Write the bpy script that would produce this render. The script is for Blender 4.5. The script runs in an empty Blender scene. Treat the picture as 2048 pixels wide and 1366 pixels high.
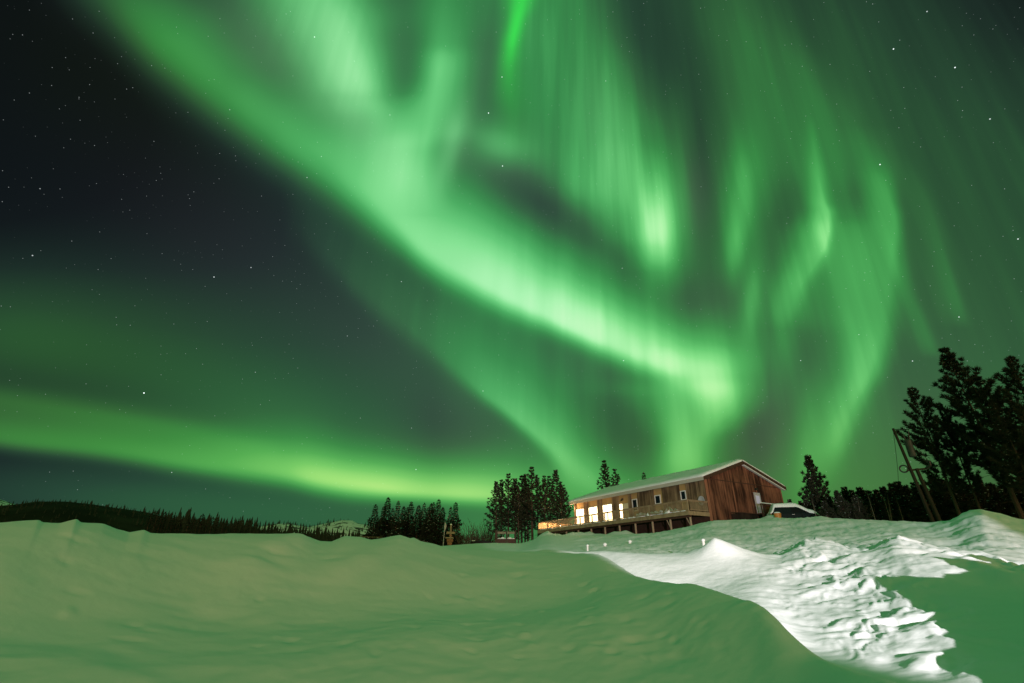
import bpy, bmesh, math, random
import numpy as np
from mathutils import Vector, Matrix, noise as mnoise
R = math.radians
scene = bpy.context.scene
COL = scene.collection

# ------------------------------------------------------------------ camera
CAM_H = 1.2                      # camera height above the local snow
PITCH = 25.15                    # degrees above the horizontal
FPX = 1000.0                     # focal length in units of a 2048 wide frame
cam_data = bpy.data.cameras.new("camera")
cam_data.sensor_width = 36.0
cam_data.lens = FPX / 2048 * 36.0
cam_data.clip_start = 0.05
cam_data.clip_end = 6000
cam = bpy.data.objects.new("camera", cam_data)
COL.objects.link(cam)
cam.location = (0, 0, CAM_H)
cam.rotation_euler = (R(90 + PITCH), 0, 0)
scene.camera = cam
scene.render.resolution_x, scene.render.resolution_y = 1024, 683
scene.view_settings.view_transform = 'Standard'
scene.view_settings.look = 'None'
scene.view_settings.exposure = 0
scene.view_settings.gamma = 1
scene.cycles.max_bounces = 5
scene.cycles.use_denoising = True

# ------------------------------------------------------------------ world: night sky with aurora
world = bpy.data.worlds.new("World")
scene.world = world
world.use_nodes = True
NT = world.node_tree
NT.nodes.clear()


class V:
    """a scalar socket in the sky's node tree with arithmetic on it"""
    def __init__(self, s): self.s = s
    def __add__(self, o): return mth('ADD', self, o)
    __radd__ = __add__
    def __sub__(self, o): return mth('SUBTRACT', self, o)
    def __rsub__(self, o): return mth('SUBTRACT', o, self)
    def __mul__(self, o): return mth('MULTIPLY', self, o)
    __rmul__ = __mul__
    def __truediv__(self, o): return mth('DIVIDE', self, o)
    def __neg__(self): return mth('MULTIPLY', self, -1.0)


def mth(op, a, b=None, c=None, clamp=False):
    n = NT.nodes.new('ShaderNodeMath')
    n.operation = op
    n.use_clamp = clamp
    for i, v in enumerate((a, b, c)):
        if v is None: continue
        if isinstance(v, V): NT.links.new(v.s, n.inputs[i])
        else: n.inputs[i].default_value = v
    return V(n.outputs[0])


def crv(x, pts, lo=None, hi=None):
    """smooth curve through pts=[(x,y)..] evaluated at the socket x"""
    xs = [p[0] for p in pts]; ys = [p[1] for p in pts]
    x0, x1 = xs[0], xs[-1]
    y0, y1 = min(ys), max(ys)
    if y1 - y0 < 1e-6: return y0
    xn = mth('MULTIPLY_ADD', x, 1.0 / (x1 - x0), -x0 / (x1 - x0), clamp=True)
    n = NT.nodes.new('ShaderNodeFloatCurve')
    c = n.mapping.curves[0]
    nrm = [((a - x0) / (x1 - x0), (b - y0) / (y1 - y0)) for a, b in pts]
    while len(c.points) < len(nrm): c.points.new(0.5, 0.5)
    for p, q in zip(c.points, nrm):
        p.location = q
        p.handle_type = 'AUTO_CLAMPED'
    n.mapping.update()
    NT.links.new(xn.s, n.inputs['Value'])
    return mth('MULTIPLY_ADD', V(n.outputs[0]), (y1 - y0), y0)


def gauss(t, p=2.0):
    a = mth('ABSOLUTE', t)
    q = a * a if p == 2.0 else mth('POWER', a, p)
    return mth('EXPONENT', -q)


def band(a, b, F, wlo, whi, A, plo=2.0, phi=1.6):
    """curtain along b = F(a); wlo is the fall-off towards smaller b, whi towards larger b"""
    d = b - crv(a, F)
    wl = crv(a, wlo) if isinstance(wlo, list) else wlo
    wh = crv(a, whi) if isinstance(whi, list) else whi
    lo = mth('MINIMUM', d, 0.0) / wl
    hi = mth('MAXIMUM', d, 0.0) / wh
    return gauss(lo, plo) * gauss(hi, phi) * crv(a, A)


def blob(X, Y, cx, cy, rx, ry, ang=0.0, p=2.0):
    ca, sa = math.cos(R(ang)), math.sin(R(ang))
    u = mth('MULTIPLY_ADD', X, ca / rx, -(cx * ca + cy * sa) / rx) + Y * (sa / rx)
    v = mth('MULTIPLY_ADD', X, -sa / ry, (cx * sa - cy * ca) / ry) + Y * (ca / ry)
    q = u * u + v * v
    if p != 2.0: q = mth('POWER', q, p / 2)
    return mth('EXPONENT', -q)


def smooth(x, a, b):
    n = NT.nodes.new('ShaderNodeMapRange')
    n.interpolation_type = 'SMOOTHSTEP'
    NT.links.new(x.s, n.inputs['Value'])
    n.inputs['From Min'].default_value = a
    n.inputs['From Max'].default_value = b
    return V(n.outputs[0])


def build_sky():
    tc = NT.nodes.new('ShaderNodeTexCoord')
    nrm = NT.nodes.new('ShaderNodeVectorMath'); nrm.operation = 'NORMALIZE'
    NT.links.new(tc.outputs['Generated'], nrm.inputs[0])
    DIR = nrm.outputs[0]
    def dot(v):
        n = NT.nodes.new('ShaderNodeVectorMath'); n.operation = 'DOT_PRODUCT'
        NT.links.new(DIR, n.inputs[0]); n.inputs[1].default_value = v
        return V(n.outputs['Value'])
    # star chart: the sky mapped on the plane touching the celestial sphere
    # 25 degrees above the northern horizon; units are milliradians there
    c, s = math.cos(R(PITCH)), math.sin(R(PITCH))
    dep = dot((0, c, s))
    front = smooth(dep, 0.12, 0.45)
    dd = mth('MAXIMUM', dep, 0.2)
    X = mth('MULTIPLY_ADD', dot((1, 0, 0)) / dd, 1000.0, 1024.0)
    Y = mth('MULTIPLY_ADD', dot((0, -s, c)) / dd, -1000.0, 683.0)
    up = dot((0, 0, 1))
    G = 1 / 255.0
    def k(pts): return [(a, b * G) for a, b in pts]
    # faint ray structure converging on the magnetic zenith
    rs = (X - 1120.0) / mth('MAXIMUM', Y + 1500.0, 200.0)
    cmb = NT.nodes.new('ShaderNodeCombineXYZ')
    NT.links.new((rs * 62.0).s, cmb.inputs[0]); NT.links.new((Y * 0.0022).s, cmb.inputs[1])
    nz = NT.nodes.new('ShaderNodeTexNoise')
    nz.inputs['Scale'].default_value = 1.0; nz.inputs['Detail'].default_value = 3.0
    NT.links.new(cmb.outputs[0], nz.inputs['Vector'])
    ray = V(nz.outputs[0])
    cm3 = NT.nodes.new('ShaderNodeCombineXYZ')
    NT.links.new((rs * 24.0).s, cm3.inputs[0]); NT.links.new((Y * 0.0016).s, cm3.inputs[1])
    nz3 = NT.nodes.new('ShaderNodeTexNoise')
    nz3.inputs['Scale'].default_value = 1.0; nz3.inputs['Detail'].default_value = 2.0
    NT.links.new(cm3.outputs[0], nz3.inputs['Vector'])
    ray2 = V(nz3.outputs[0])
    raymod = mth('MULTIPLY_ADD', ray, 0.5, 0.75)          # about 1
    raysoft = mth('MULTIPLY_ADD', ray, 0.16, 0.92)
    # cloud-like softness
    cm2 = NT.nodes.new('ShaderNodeCombineXYZ')
    NT.links.new((X * 0.0042).s, cm2.inputs[0]); NT.links.new((Y * 0.0042).s, cm2.inputs[1])
    nz2 = NT.nodes.new('ShaderNodeTexNoise')
    nz2.inputs['Scale'].default_value = 1.0; nz2.inputs['Detail'].default_value = 2.0
    NT.links.new(cm2.outputs[0], nz2.inputs['Vector'])
    soft = mth('MULTIPLY_ADD', V(nz2.outputs[0]), 0.3, 0.85)

    # ---- background airglow
    S = crv(X, k([(-300, 10), (0, 18), (300, 27), (600, 44), (850, 68), (1050, 94), (1300, 92), (1600, 94), (1900, 86), (2300, 70)]))
    S = S * crv(Y, [(-300, .45), (0, .78), (250, .92), (500, 1.0), (700, 1.06), (1000, 1.12), (1300, 1.1)])
    S = S + blob(X, Y, 150, 690, 560, 170, 6) * (44 * G)
    S = S + blob(X, Y, 560, 830, 300, 95, 12) * (24 * G)
    S = S + blob(X, Y, 330, 1015, 620, 85, 4) * (52 * G)
    S = S + blob(X, Y, 1800, 1000, 330, 260, 0) * (10 * G)
    S = S - blob(X, Y, 2120, 0, 330, 200, 20) * (30 * G)
    S = S + blob(X, Y, 430, 70, 200, 90, 30) * (24 * G)
    S = S + blob(X, Y, -60, 660, 260, 120, 0) * (18 * G)
    # ---- main arc
    S = S + band(X, Y, [(100, -90), (200, -30), (330, 82), (500, 214), (600, 282), (700, 352), (780, 420), (860, 498), (940, 547), (1020, 589), (1100, 626), (1180, 664), (1250, 694), (1330, 720), (1400, 735), (1460, 743), (1540, 748)],
             [(100, 140), (330, 140), (500, 115), (600, 105), (700, 125), (860, 170), (1000, 140), (1100, 118), (1250, 86), (1400, 62), (1540, 60)],
             [(100, 95), (330, 90), (500, 84), (600, 78), (700, 76), (860, 50), (1000, 42), (1180, 36), (1300, 38), (1400, 60), (1540, 90)],
             k([(60, 0), (200, 60), (330, 98), (500, 108), (600, 120), (700, 136), (800, 146), (860, 146), (1000, 146), (1180, 146), (1300, 138), (1380, 108), (1440, 68), (1490, 28), (1540, 0)]), plo=1.7, phi=2.3) * soft
    S = S + band(X, Y, [(900, 470), (1100, 560), (1300, 660), (1520, 720)], [(900, 150), (1100, 170), (1300, 150), (1540, 120)], [(900, 40), (1520, 70)],
             k([(820, 0), (1000, 16), (1200, 24), (1400, 34), (1480, 30), (1540, 0)]))
    # ---- bright fan that drops from the zenith into the arc
    S = S + band(Y, X, [(-300, 470), (0, 640), (100, 690), (200, 722), (300, 775), (400, 825), (520, 860)],
             [(-300, 190), (0, 170), (100, 138), (200, 104), (300, 100), (520, 90)],
             [(-300, 120), (0, 104), (100, 74), (200, 66), (300, 70), (520, 50)],
             k([(-300, 60), (-100, 120), (0, 140), (120, 142), (200, 104), (270, 48), (350, 30), (440, 10), (520, 0)]), plo=2.2, phi=2.2) * raysoft
    S = S + band(Y, X, [(-200, 892), (0, 884), (100, 882), (180, 874), (260, 858), (330, 846), (430, 850)],
             [(-200, 60), (0, 52), (120, 40), (180, 48), (260, 75), (430, 60)],
             [(-200, 60), (0, 64), (120, 66), (220, 66), (300, 46), (430, 35)],
             k([(-200, 30), (0, 40), (80, 58), (150, 104), (240, 100), (310, 66), (380, 30), (430, 0)])) * raysoft
    S = S + blob(X, Y, 800, 40, 200, 180) * (48 * G)
    S = S + blob(X, Y, 1000, 290, 66, 40, 18) * (62 * G)
    S = S + blob(X, Y, 905, 290, 22, 80, 16) * (40 * G)
    # dark clearings
    S = S - blob(X, Y, 1100, 415, 150, 60, 24) * (44 * G)
    S = S - blob(X, Y, 1290, 575, 110, 45, 22) * (16 * G)
    S = S - blob(X, Y, 965, 120, 38, 105, 8) * (16 * G)
    S = S - blob(X, Y, 1420, 605, 110, 64, -8) * (22 * G)
    S = S - blob(X, Y, 1345, 120, 80, 150, -22) * (12 * G)
    S = S - blob(X, Y, 1530, 850, 50, 120, 12) * (30 * G)
    S = S - blob(X, Y, 1240, 880, 90, 100, -20) * (18 * G)
    S = S - blob(X, Y, 1630, 690, 45, 90, 0) * (14 * G)
    S = S - blob(X, Y, 915, 880, 110, 90, 20) * (22 * G)
    # ---- diffuse middle and its right hand edge
    S = S + band(Y, X, [(-300, 1090), (0, 1120), (150, 1182), (300, 1240), (420, 1275), (520, 1305)],
             [(-300, 160), (0, 150), (300, 150), (420, 110), (520, 50)], [(-300, 90), (0, 92), (200, 86), (300, 64), (520, 42)],
             k([(-300, 40), (0, 56), (150, 66), (260, 82), (350, 94), (440, 80), (500, 40), (545, 0)]), plo=2.4, phi=2.6) * raymod
    S = S + blob(X, Y, 1322, 474, 46, 92, 4) * (60 * G)
    S = S + blob(X, Y, 1330, 410, 46, 130, 2) * (64 * G) * raymod
    S = S + blob(X, Y, 1155, 390, 45, 60, -30) * (30 * G)
    # ---- broad dim wedge
    S = S + band(Y, X, [(-200, 1430), (0, 1480), (150, 1560), (300, 1620), (420, 1640), (600, 1640)],
             [(-200, 80), (0, 100), (150, 140), (300, 190), (600, 200)], [(-200, 70), (0, 70), (150, 90), (300, 120), (600, 120)],
             k([(-200, 0), (0, 22), (150, 30), (280, 30), (400, 18), (600, 8)]), plo=3.0, phi=3.0)
    # ---- rays and folds
    S = S + blob(X, Y, 1482, 385, 36, 95, 3) * (52 * G) * raymod
    S = S + blob(X, Y, 1472, 490, 22, 70, 5) * (50 * G)
    S = S + blob(X, Y, 1505, 590, 20, 70, 4) * (56 * G)
    S = S + blob(X, Y, 1560, 700, 34, 160, 3) * (26 * G) * raymod
    S = S + band(Y, X, [(230, 1622), (300, 1628), (350, 1636), (400, 1645), (440, 1656), (480, 1652), (520, 1634), (580, 1596), (660, 1570)],
             [(230, 12), (300, 18), (400, 26), (480, 52), (660, 48)], [(230, 10), (400, 13), (460, 11), (520, 18), (660, 30)],
             k([(230, 0), (300, 26), (380, 66), (450, 84), (490, 74), (530, 54), (590, 38), (660, 0)])) * raymod
    S = S + band(Y, X, [(220, 1730), (300, 1750), (400, 1776), (450, 1786), (520, 1778), (600, 1768), (680, 1752), (740, 1734), (800, 1704), (860, 1682), (920, 1660), (1000, 1640)],
             [(220, 80), (350, 60), (430, 90), (500, 150), (600, 140), (680, 84), (760, 58), (860, 40), (1000, 34)],
             [(220, 50), (300, 40), (380, 22), (450, 18), (560, 28), (700, 34), (800, 30), (1000, 30)],
             k([(250, 0), (320, 22), (400, 58), (500, 66), (600, 64), (720, 78), (820, 70), (880, 54), (930, 26), (1000, 0)]), plo=2.0, phi=2.0) * raysoft
    S = S + band(Y, X, [(300, 1800), (430, 1862), (560, 1900), (660, 1930)], 40.0, 16.0, k([(300, 0), (430, 20), (580, 24), (660, 0)]))
    S = S + band(Y, X, [(440, 1800), (560, 1812), (640, 1840), (720, 1872)], 30.0, 14.0, k([(440, 0), (560, 20), (660, 24), (720, 0)]))
    S = S + blob(X, Y, 1612, 900, 30, 120, 3) * (32 * G)
    # ---- funnel below the right end of the arc
    S = S + band(Y, X, [(690, 1420), (760, 1412), (800, 1405), (850, 1388), (900, 1376), (950, 1372), (1020, 1366)],
             [(690, 170), (760, 165), (800, 120), (850, 76), (900, 56), (1020, 60)],
             [(690, 90), (760, 88), (800, 90), (850, 72), (900, 52), (1020, 60)],
             k([(690, 0), (750, 34), (800, 86), (850, 92), (900, 96), (950, 80), (1020, 48)]), plo=2.4, phi=2.6)
    # ---- second, lower curtain
    S = S + band(X, Y, [(700, 540), (800, 625), (900, 715), (960, 775), (1000, 805), (1050, 845), (1100, 885), (1150, 925), (1250, 985), (1350, 1020)],
             [(700, 60), (900, 70), (1000, 70), (1100, 85), (1350, 70)], [(700, 46), (900, 34), (980, 20), (1080, 26), (1150, 60), (1350, 80)],
             k([(860, 0), (930, 14), (985, 46), (1040, 56), (1090, 58), (1150, 48), (1250, 30), (1350, 0)]), plo=1.6, phi=2.2)
    S = S + band(X, Y, [(600, 440), (700, 545), (800, 630), (900, 715), (960, 775), (1000, 805), (1050, 845), (1100, 885), (1150, 925), (1250, 985), (1350, 1020)],
             [(600, 80), (900, 150), (1000, 200), (1350, 220)], [(600, 50), (900, 36), (1000, 28), (1350, 50)], k([(560, 0), (700, 24), (850, 32), (1000, 26), (1200, 12), (1350, 0)]), plo=2.4, phi=2.2) * raymod
    S = S + blob(X, Y, 1190, 985, 130, 60, 20) * (26 * G)
    # ---- horizon arc, yellower because it lies lower
    H = band(X, Y, [(-400, 800), (0, 872), (200, 893), (400, 922), (560, 938), (650, 955), (720, 966), (820, 977), (950, 985), (1100, 990), (1200, 990)],
             [(-400, 70), (0, 60), (400, 68), (600, 72), (720, 66), (900, 66), (1200, 70)],
             [(-400, 30), (0, 26), (400, 28), (560, 32), (650, 32), (900, 24), (1200, 30)],
             k([(-400, 50), (0, 98), (200, 102), (400, 116), (560, 142), (660, 170), (720, 170), (850, 150), (960, 130), (1060, 70), (1160, 14), (1200, 0)]), plo=1.7, phi=2.4)
    H2 = band(X, Y, [(-300, 760), (0, 800), (200, 830), (400, 868), (600, 915)], 28.0, 34.0, k([(-300, 30), (0, 34), (250, 30), (450, 20), (600, 0)]))
    H = H + H2
    # ---- the narrow vivid ray overhead
    Cc = band(Y, X, [(-300, 1085), (-50, 1052), (0, 1044), (50, 1033), (100, 1023), (150, 1018), (230, 1026), (330, 1040)],
              [(-300, 40), (0, 26), (60, 18), (120, 20), (200, 30), (330, 40)], [(-300, 30), (0, 20), (60, 14), (120, 18), (200, 30), (330, 40)],
              [(-300, .3), (-50, .34), (0, .40), (60, .46), (100, .36), (150, .20), (220, .10), (330, 0)])
    rm = smooth(X, 900.0, 1150.0) * (1.0 - smooth(Y, 820.0, 1010.0))
    S = S * (1.0 + rm * ((ray2 - 0.5) * 0.36 + (ray - 0.5) * 0.16))
    S = S - rm * blob(X, Y, 1400, 330, 34, 150, 2) * (16 * G) - rm * blob(X, Y, 1560, 470, 34, 90, 4) * (20 * G) - rm * blob(X, Y, 1712, 400, 26, 70, 0) * (16 * G)
    T = mth('MAXIMUM', S + H * 0.85, 0.0)
    ramp = NT.nodes.new('ShaderNodeValToRGB')
    cr = ramp.color_ramp
    cr.interpolation = 'LINEAR'
    def lin(v):
        v /= 255.0
        return v / 12.92 if v <= 0.04045 else ((v + .055) / 1.055) ** 2.4
    stops = [(0, (6, 9, 11)), (25, (17, 25, 29)), (45, (27, 45, 44)), (70, (37, 70, 56)), (100, (47, 101, 66)), (135, (54, 138, 78)),
             (170, (72, 172, 99)), (200, (98, 202, 124)), (225, (128, 226, 150)), (248, (165, 245, 182)), (275, (195, 252, 205))]
    top = 290.0
    while len(cr.elements) < len(stops): cr.elements.new(0.5)
    for e, (p, col) in zip(cr.elements, stops):
        e.position = p / top
        e.color = (lin(col[0]), lin(col[1]), lin(col[2]), 1)
    NT.links.new((T * (255.0 / top)).s, ramp.inputs[0])
    sep = NT.nodes.new('ShaderNodeSeparateColor')
    NT.links.new(ramp.outputs[0], sep.inputs[0])
    r_, g_, b_ = (V(o) for o in sep.outputs)
    hy = mth('MINIMUM', H * 1.3, 1.0)
    lowy = smooth(Y, 700.0, 1080.0) * smooth(X, 500.0, 1500.0)       # air near the horizon yellows the green
    grey = blob(X, Y, 1425, 605, 110, 66, -8) * 0.75 + blob(X, Y, 1110, 410, 150, 60, 24) * 0.6 + blob(X, Y, 1000, 300, 90, 60, 18) * 1.6 + blob(X, Y, 1385, 400, 40, 90, 0) * 1.2 \
        + blob(X, Y, 905, 290, 30, 90, 16) * 2.2 + blob(X, Y, 500, 90, 60, 130, -52) * 0.5 + blob(X, Y, 740, 270, 50, 140, -40) * 1.6 + blob(X, Y, 965, 130, 50, 110, 8) * 0.8 \
        + blob(X, Y, 930, 850, 130, 110, 15) * 0.8 + blob(X, Y, 780, 690, 170, 110, 30) * 0.6 + blob(X, Y, 500, 520, 260, 160, 25) * 0.35 + blob(X, Y, 1535, 860, 60, 130, 8) * 0.9 + blob(X, Y, 1180, 720, 120, 60, 25) * 0.6 + blob(X, Y, 1750, 850, 330, 300, 0) * 1.0
    grey = grey + blob(X, Y, 620, 70, 150, 120, 30) * 2.6 + blob(X, Y, 690, 190, 60, 90, -30) * 1.6 + blob(X, Y, 1215, 260, 60, 140, -8) * 1.0
    right = smooth(X, 1000.0, 1500.0)
    lowl = blob(X, Y, 100, 700, 420, 170, 6)
    g_ = g_ * (1.0 + lowl * 0.10)
    r_ = r_ * (1.10 + hy * 0.55 + lowy * 0.50) + Cc * 0.01 + grey * 0.013
    b_ = b_ * (0.97 - hy * 0.38 - lowy * 0.16 - right * 0.18 - lowl * 0.30 - blob(X, Y, 230, 140, 330, 190, 32) * 0.34) + Cc * 0.03 + grey * 0.011
    g_ = g_ + Cc
    # ---- hidden part of the sky: soft green overhead, added warm fill glow behind
    ovr = smooth(up, -0.05, 0.9)
    fr1 = 1.0 - front
    r_ = r_ * front + fr1 * mth('MULTIPLY_ADD', ovr, 0.04, 0.013)
    g_ = g_ * front + fr1 * mth('MULTIPLY_ADD', ovr, 0.30, 0.05)
    b_ = b_ * front + fr1 * mth('MULTIPLY_ADD', ovr, 0.075, 0.016)
    glow = smooth(dot((0.25, -0.968, 0)), 0.80, 1.0) * mth('EXPONENT', -(mth('ABSOLUTE', up - 0.09) * 15.0))
    r_ = r_ + glow * GLOW[0]; g_ = g_ + glow * GLOW[1]; b_ = b_ + glow * GLOW[2]
    # ---- stars
    def stars(scale, rad, cut, gain):
        vo = NT.nodes.new('ShaderNodeTexVoronoi')
        vo.voronoi_dimensions = '3D'; vo.feature = 'F1'
        vo.inputs['Scale'].default_value = scale
        NT.links.new(DIR, vo.inputs['Vector'])
        sp = NT.nodes.new('ShaderNodeSeparateColor')
        NT.links.new(vo.outputs['Color'], sp.inputs[0])
        b = mth('POWER', smooth(V(sp.outputs[0]), cut, 1.0), 3.0)
        disc = 1.0 - smooth(V(vo.outputs['Distance']), rad * scale * 0.35, rad * scale)
        return disc * (b * gain + 0.10 * gain) * mth('GREATER_THAN', V(sp.outputs[0]), cut)
    st = stars(150.0, 0.00065, 0.25, 0.34) + stars(42.0, 0.0009, 0.5, 0.8)
    for px, py, g in [(288, 786, 3.0), (977, 226, 2.4), (1005, 332, 2.0), (1787, 98, 1.8), (1910, 135, 1.8), (1760, 329, 1.8), (1980, 238, 1.2), (2036, 478, 1.2), (1247, 721, 1.4), (428, 554, 1.3), (1918, 634, 1.2), (1854, 23, 1.0), (1004, 154, 1.3), (629, 74, 1.0), (1825, 722, 1.0), (502, 535, 0.9), (832, 939, 0.9), (614, 355, .9), (966, 782, .9), (65, 511, .8)]:
        u_, v_ = (px - 1024) / 1000.0, (683 - py) / 1000.0
        d_ = Vector((u_, c - v_ * s, s + v_ * c)).normalized()
        st = st + smooth(dot(tuple(d_)), math.cos(0.0010), 1.0) * (g * 0.8)
    st = st * smooth(up, 0.03, 0.12)
    r_ = r_ + st * 0.9; g_ = g_ + st; b_ = b_ + st * 1.0
    cb = NT.nodes.new('ShaderNodeCombineColor')
    for i, v in enumerate((r_, g_, b_)): NT.links.new(v.s, cb.inputs[i])
    bg = NT.nodes.new('ShaderNodeBackground')
    bg.inputs['Strength'].default_value = 1.0
    NT.links.new(cb.outputs[0], bg.inputs['Color'])
    out = NT.nodes.new('ShaderNodeOutputWorld')
    NT.links.new(bg.outputs[0], out.inputs['Surface'])
    return X, Y, DIR, up, front, dot


GLOW = (10.0, 5.2, 3.0)  # warm fill added low in the unseen sky to light the near bank
build_sky()

world.cycles.sampling_method = 'MANUAL'
world.cycles.sample_map_resolution = 512

# ------------------------------------------------------------------ yard floodlight (the lamp itself stands out of frame to the right)
fl = bpy.data.lights.new("floodlight", 'SPOT')
fl.energy = 60000
fl.color = (1.0, 0.88, 0.92)
fl.spot_size = R(30.2)
fl.spot_blend = 0.16
fl.shadow_soft_size = 0.05
flo = bpy.data.objects.new("floodlight", fl)
COL.objects.link(flo)
LAMP = Vector((4.7, -15.0, CAM_H + 2.2))
LAZ = -7.2 + 15.1                # the beam's left edge runs along the crest of the near bank
flo.location = LAMP
flo.rotation_euler = Vector((math.sin(R(LAZ)), math.cos(R(LAZ)), 0.03)).to_track_quat('-Z', 'Y').to_euler()

# ------------------------------------------------------------------ helpers
cP, sP = math.cos(R(PITCH)), math.sin(R(PITCH))


def ray(px, py):
    u, v = (px - 1024) / 1000.0, (683 - py) / 1000.0
    return u, cP - v * sP, sP + v * cP


def at(px, py, r):
    """the point seen at (px, py), r metres away along the ground, relative to the scene origin"""
    x, y, z = ray(px, py)
    h = math.hypot(x, y)
    return Vector((x / h * r, y / h * r, z / h * r + CAM_H))


def azel(px, py):
    x, y, z = ray(px, py)
    return math.degrees(math.atan2(x, y)), math.degrees(math.atan2(z, math.hypot(x, y)))


def tag(o, label=None, cat=None, group=None, kind=None):
    if label: o['label'] = label
    if cat: o['category'] = cat
    if group: o['group'] = group
    if kind: o['kind'] = kind
    return o


def empty(name, loc, rotz=0.0, label=None, cat=None, group=None):
    o = bpy.data.objects.new(name, None)
    o.empty_display_size = 0.2
    COL.objects.link(o)
    o.location = loc
    o.rotation_euler = (0, 0, rotz)
    return tag(o, label, cat, group)


class MB:
    """collects shapes, then becomes ONE mesh object"""
    def __init__(self): self.v, self.f, self.mi = [], [], []

    def add(self, vs, fs, mi=0):
        n = len(self.v)
        self.v += [tuple(p) for p in vs]
        self.f += [tuple(i + n for i in q) for q in fs]
        self.mi += [mi] * len(fs)
        return self

    def box(self, lo, hi, mi=0):
        x0, y0, z0 = lo; x1, y1, z1 = hi
        return self.add([(x0, y0, z0), (x1, y0, z0), (x1, y1, z0), (x0, y1, z0), (x0, y0, z1), (x1, y0, z1), (x1, y1, z1), (x0, y1, z1)],
                        [(0, 3, 2, 1), (4, 5, 6, 7), (0, 1, 5, 4), (1, 2, 6, 5), (2, 3, 7, 6), (3, 0, 4, 7)], mi)

    def tube(self, pts, rad, seg=8, mi=0, cap=True):
        pts = [Vector(p) for p in pts]
        rs = rad if isinstance(rad, (list, tuple)) else [rad] * len(pts)
        n0 = len(self.v); vs = []; fs = []
        for i, p in enumerate(pts):
            d = (pts[min(i + 1, len(pts) - 1)] - pts[max(i - 1, 0)]).normalized()
            a = d.orthogonal().normalized() if i == 0 else (a - d * a.dot(d)).normalized()
            b = d.cross(a)
            for k in range(seg):
                t = 2 * math.pi * k / seg
                vs.append(p + (a * math.cos(t) + b * math.sin(t)) * rs[i])
        for i in range(len(pts) - 1):
            for k in range(seg):
                k2 = (k + 1) % seg
                fs.append((i * seg + k, i * seg + k2, (i + 1) * seg + k2, (i + 1) * seg + k))
        if cap:
            fs.append(tuple(reversed(range(seg))))
            fs.append(tuple((len(pts) - 1) * seg + k for k in range(seg)))
        return self.add(vs, fs, mi)

    def prism(self, poly, axis, lo, hi, mi=0):
        """poly: 2-D outline in the two other axes, extruded along axis from lo to hi"""
        def mk(a, b, t):
            return [(t, a, b), (a, t, b), (a, b, t)][axis]
        n = len(poly)
        vs = [mk(a, b, lo) for a, b in poly] + [mk(a, b, hi) for a, b in poly]
        fs = [tuple(range(n)), tuple(reversed(range(n, 2 * n)))] + [(i, i + n, (i + 1) % n + n, (i + 1) % n) for i in range(n)]
        return self.add(vs, fs, mi)

    def lump(self, c, rx, ry, rz, seed=0, rough=0.2, seg=10, rings=6, flat=True, mi=0):
        """an uneven rounded heap sitting on z = c.z"""
        rnd = random.Random(seed)
        off = Vector((rnd.uniform(-50, 50), rnd.uniform(-50, 50), rnd.uniform(-50, 50)))
        vs = []; fs = []
        for j in range(rings + 1):
            ph = (math.pi / 2 if flat else math.pi) * j / rings
            for k in range(seg):
                t = 2 * math.pi * k / seg
                d = Vector((math.cos(t) * math.sin(ph), math.sin(t) * math.sin(ph), math.cos(ph)))
                m = 1 + rough * mnoise.noise(d * 1.7 + off)
                vs.append((c[0] + d.x * rx * m, c[1] + d.y * ry * m, c[2] + d.z * rz * m))
        for j in range(rings):
            for k in range(seg):
                k2 = (k + 1) % seg
                fs.append((j * seg + k, (j + 1) * seg + k, (j + 1) * seg + k2, j * seg + k2))
        return self.add(vs, fs, mi)

    def build(self, name, mats, parent=None, smooth=False, recalc=True):
        me = bpy.data.meshes.new(name)
        me.from_pydata([tuple(p) for p in self.v], [], self.f)
        for m in (mats if isinstance(mats, (list, tuple)) else [mats]): me.materials.append(m)
        if isinstance(mats, (list, tuple)) and len(mats) > 1:
            me.polygons.foreach_set('material_index', self.mi)
        if recalc:
            bm = bmesh.new(); bm.from_mesh(me)
            bmesh.ops.recalc_face_normals(bm, faces=bm.faces)
            bm.to_mesh(me); bm.free()
        if smooth:
            me.polygons.foreach_set('use_smooth', [True] * len(me.polygons))
        me.update()
        o = bpy.data.objects.new(name, me)
        COL.objects.link(o)
        if parent is not None: o.parent = parent
        return o


def copy_tree(o, parent=None):
    c = o.copy()
    COL.objects.link(c)
    c.parent = parent
    for ch in list(o.children): copy_tree(ch, c)
    return c


# ------------------------------------------------------------------ materials
def new_mat(name, col, rough=0.8, spec=0.3):
    m = bpy.data.materials.new(name)
    m.use_nodes = True
    b = m.node_tree.nodes['Principled BSDF']
    b.inputs['Base Color'].default_value = (*col, 1)
    b.inputs['Roughness'].default_value = rough
    b.inputs['Specular IOR Level'].default_value = spec
    return m, m.node_tree, b


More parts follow.
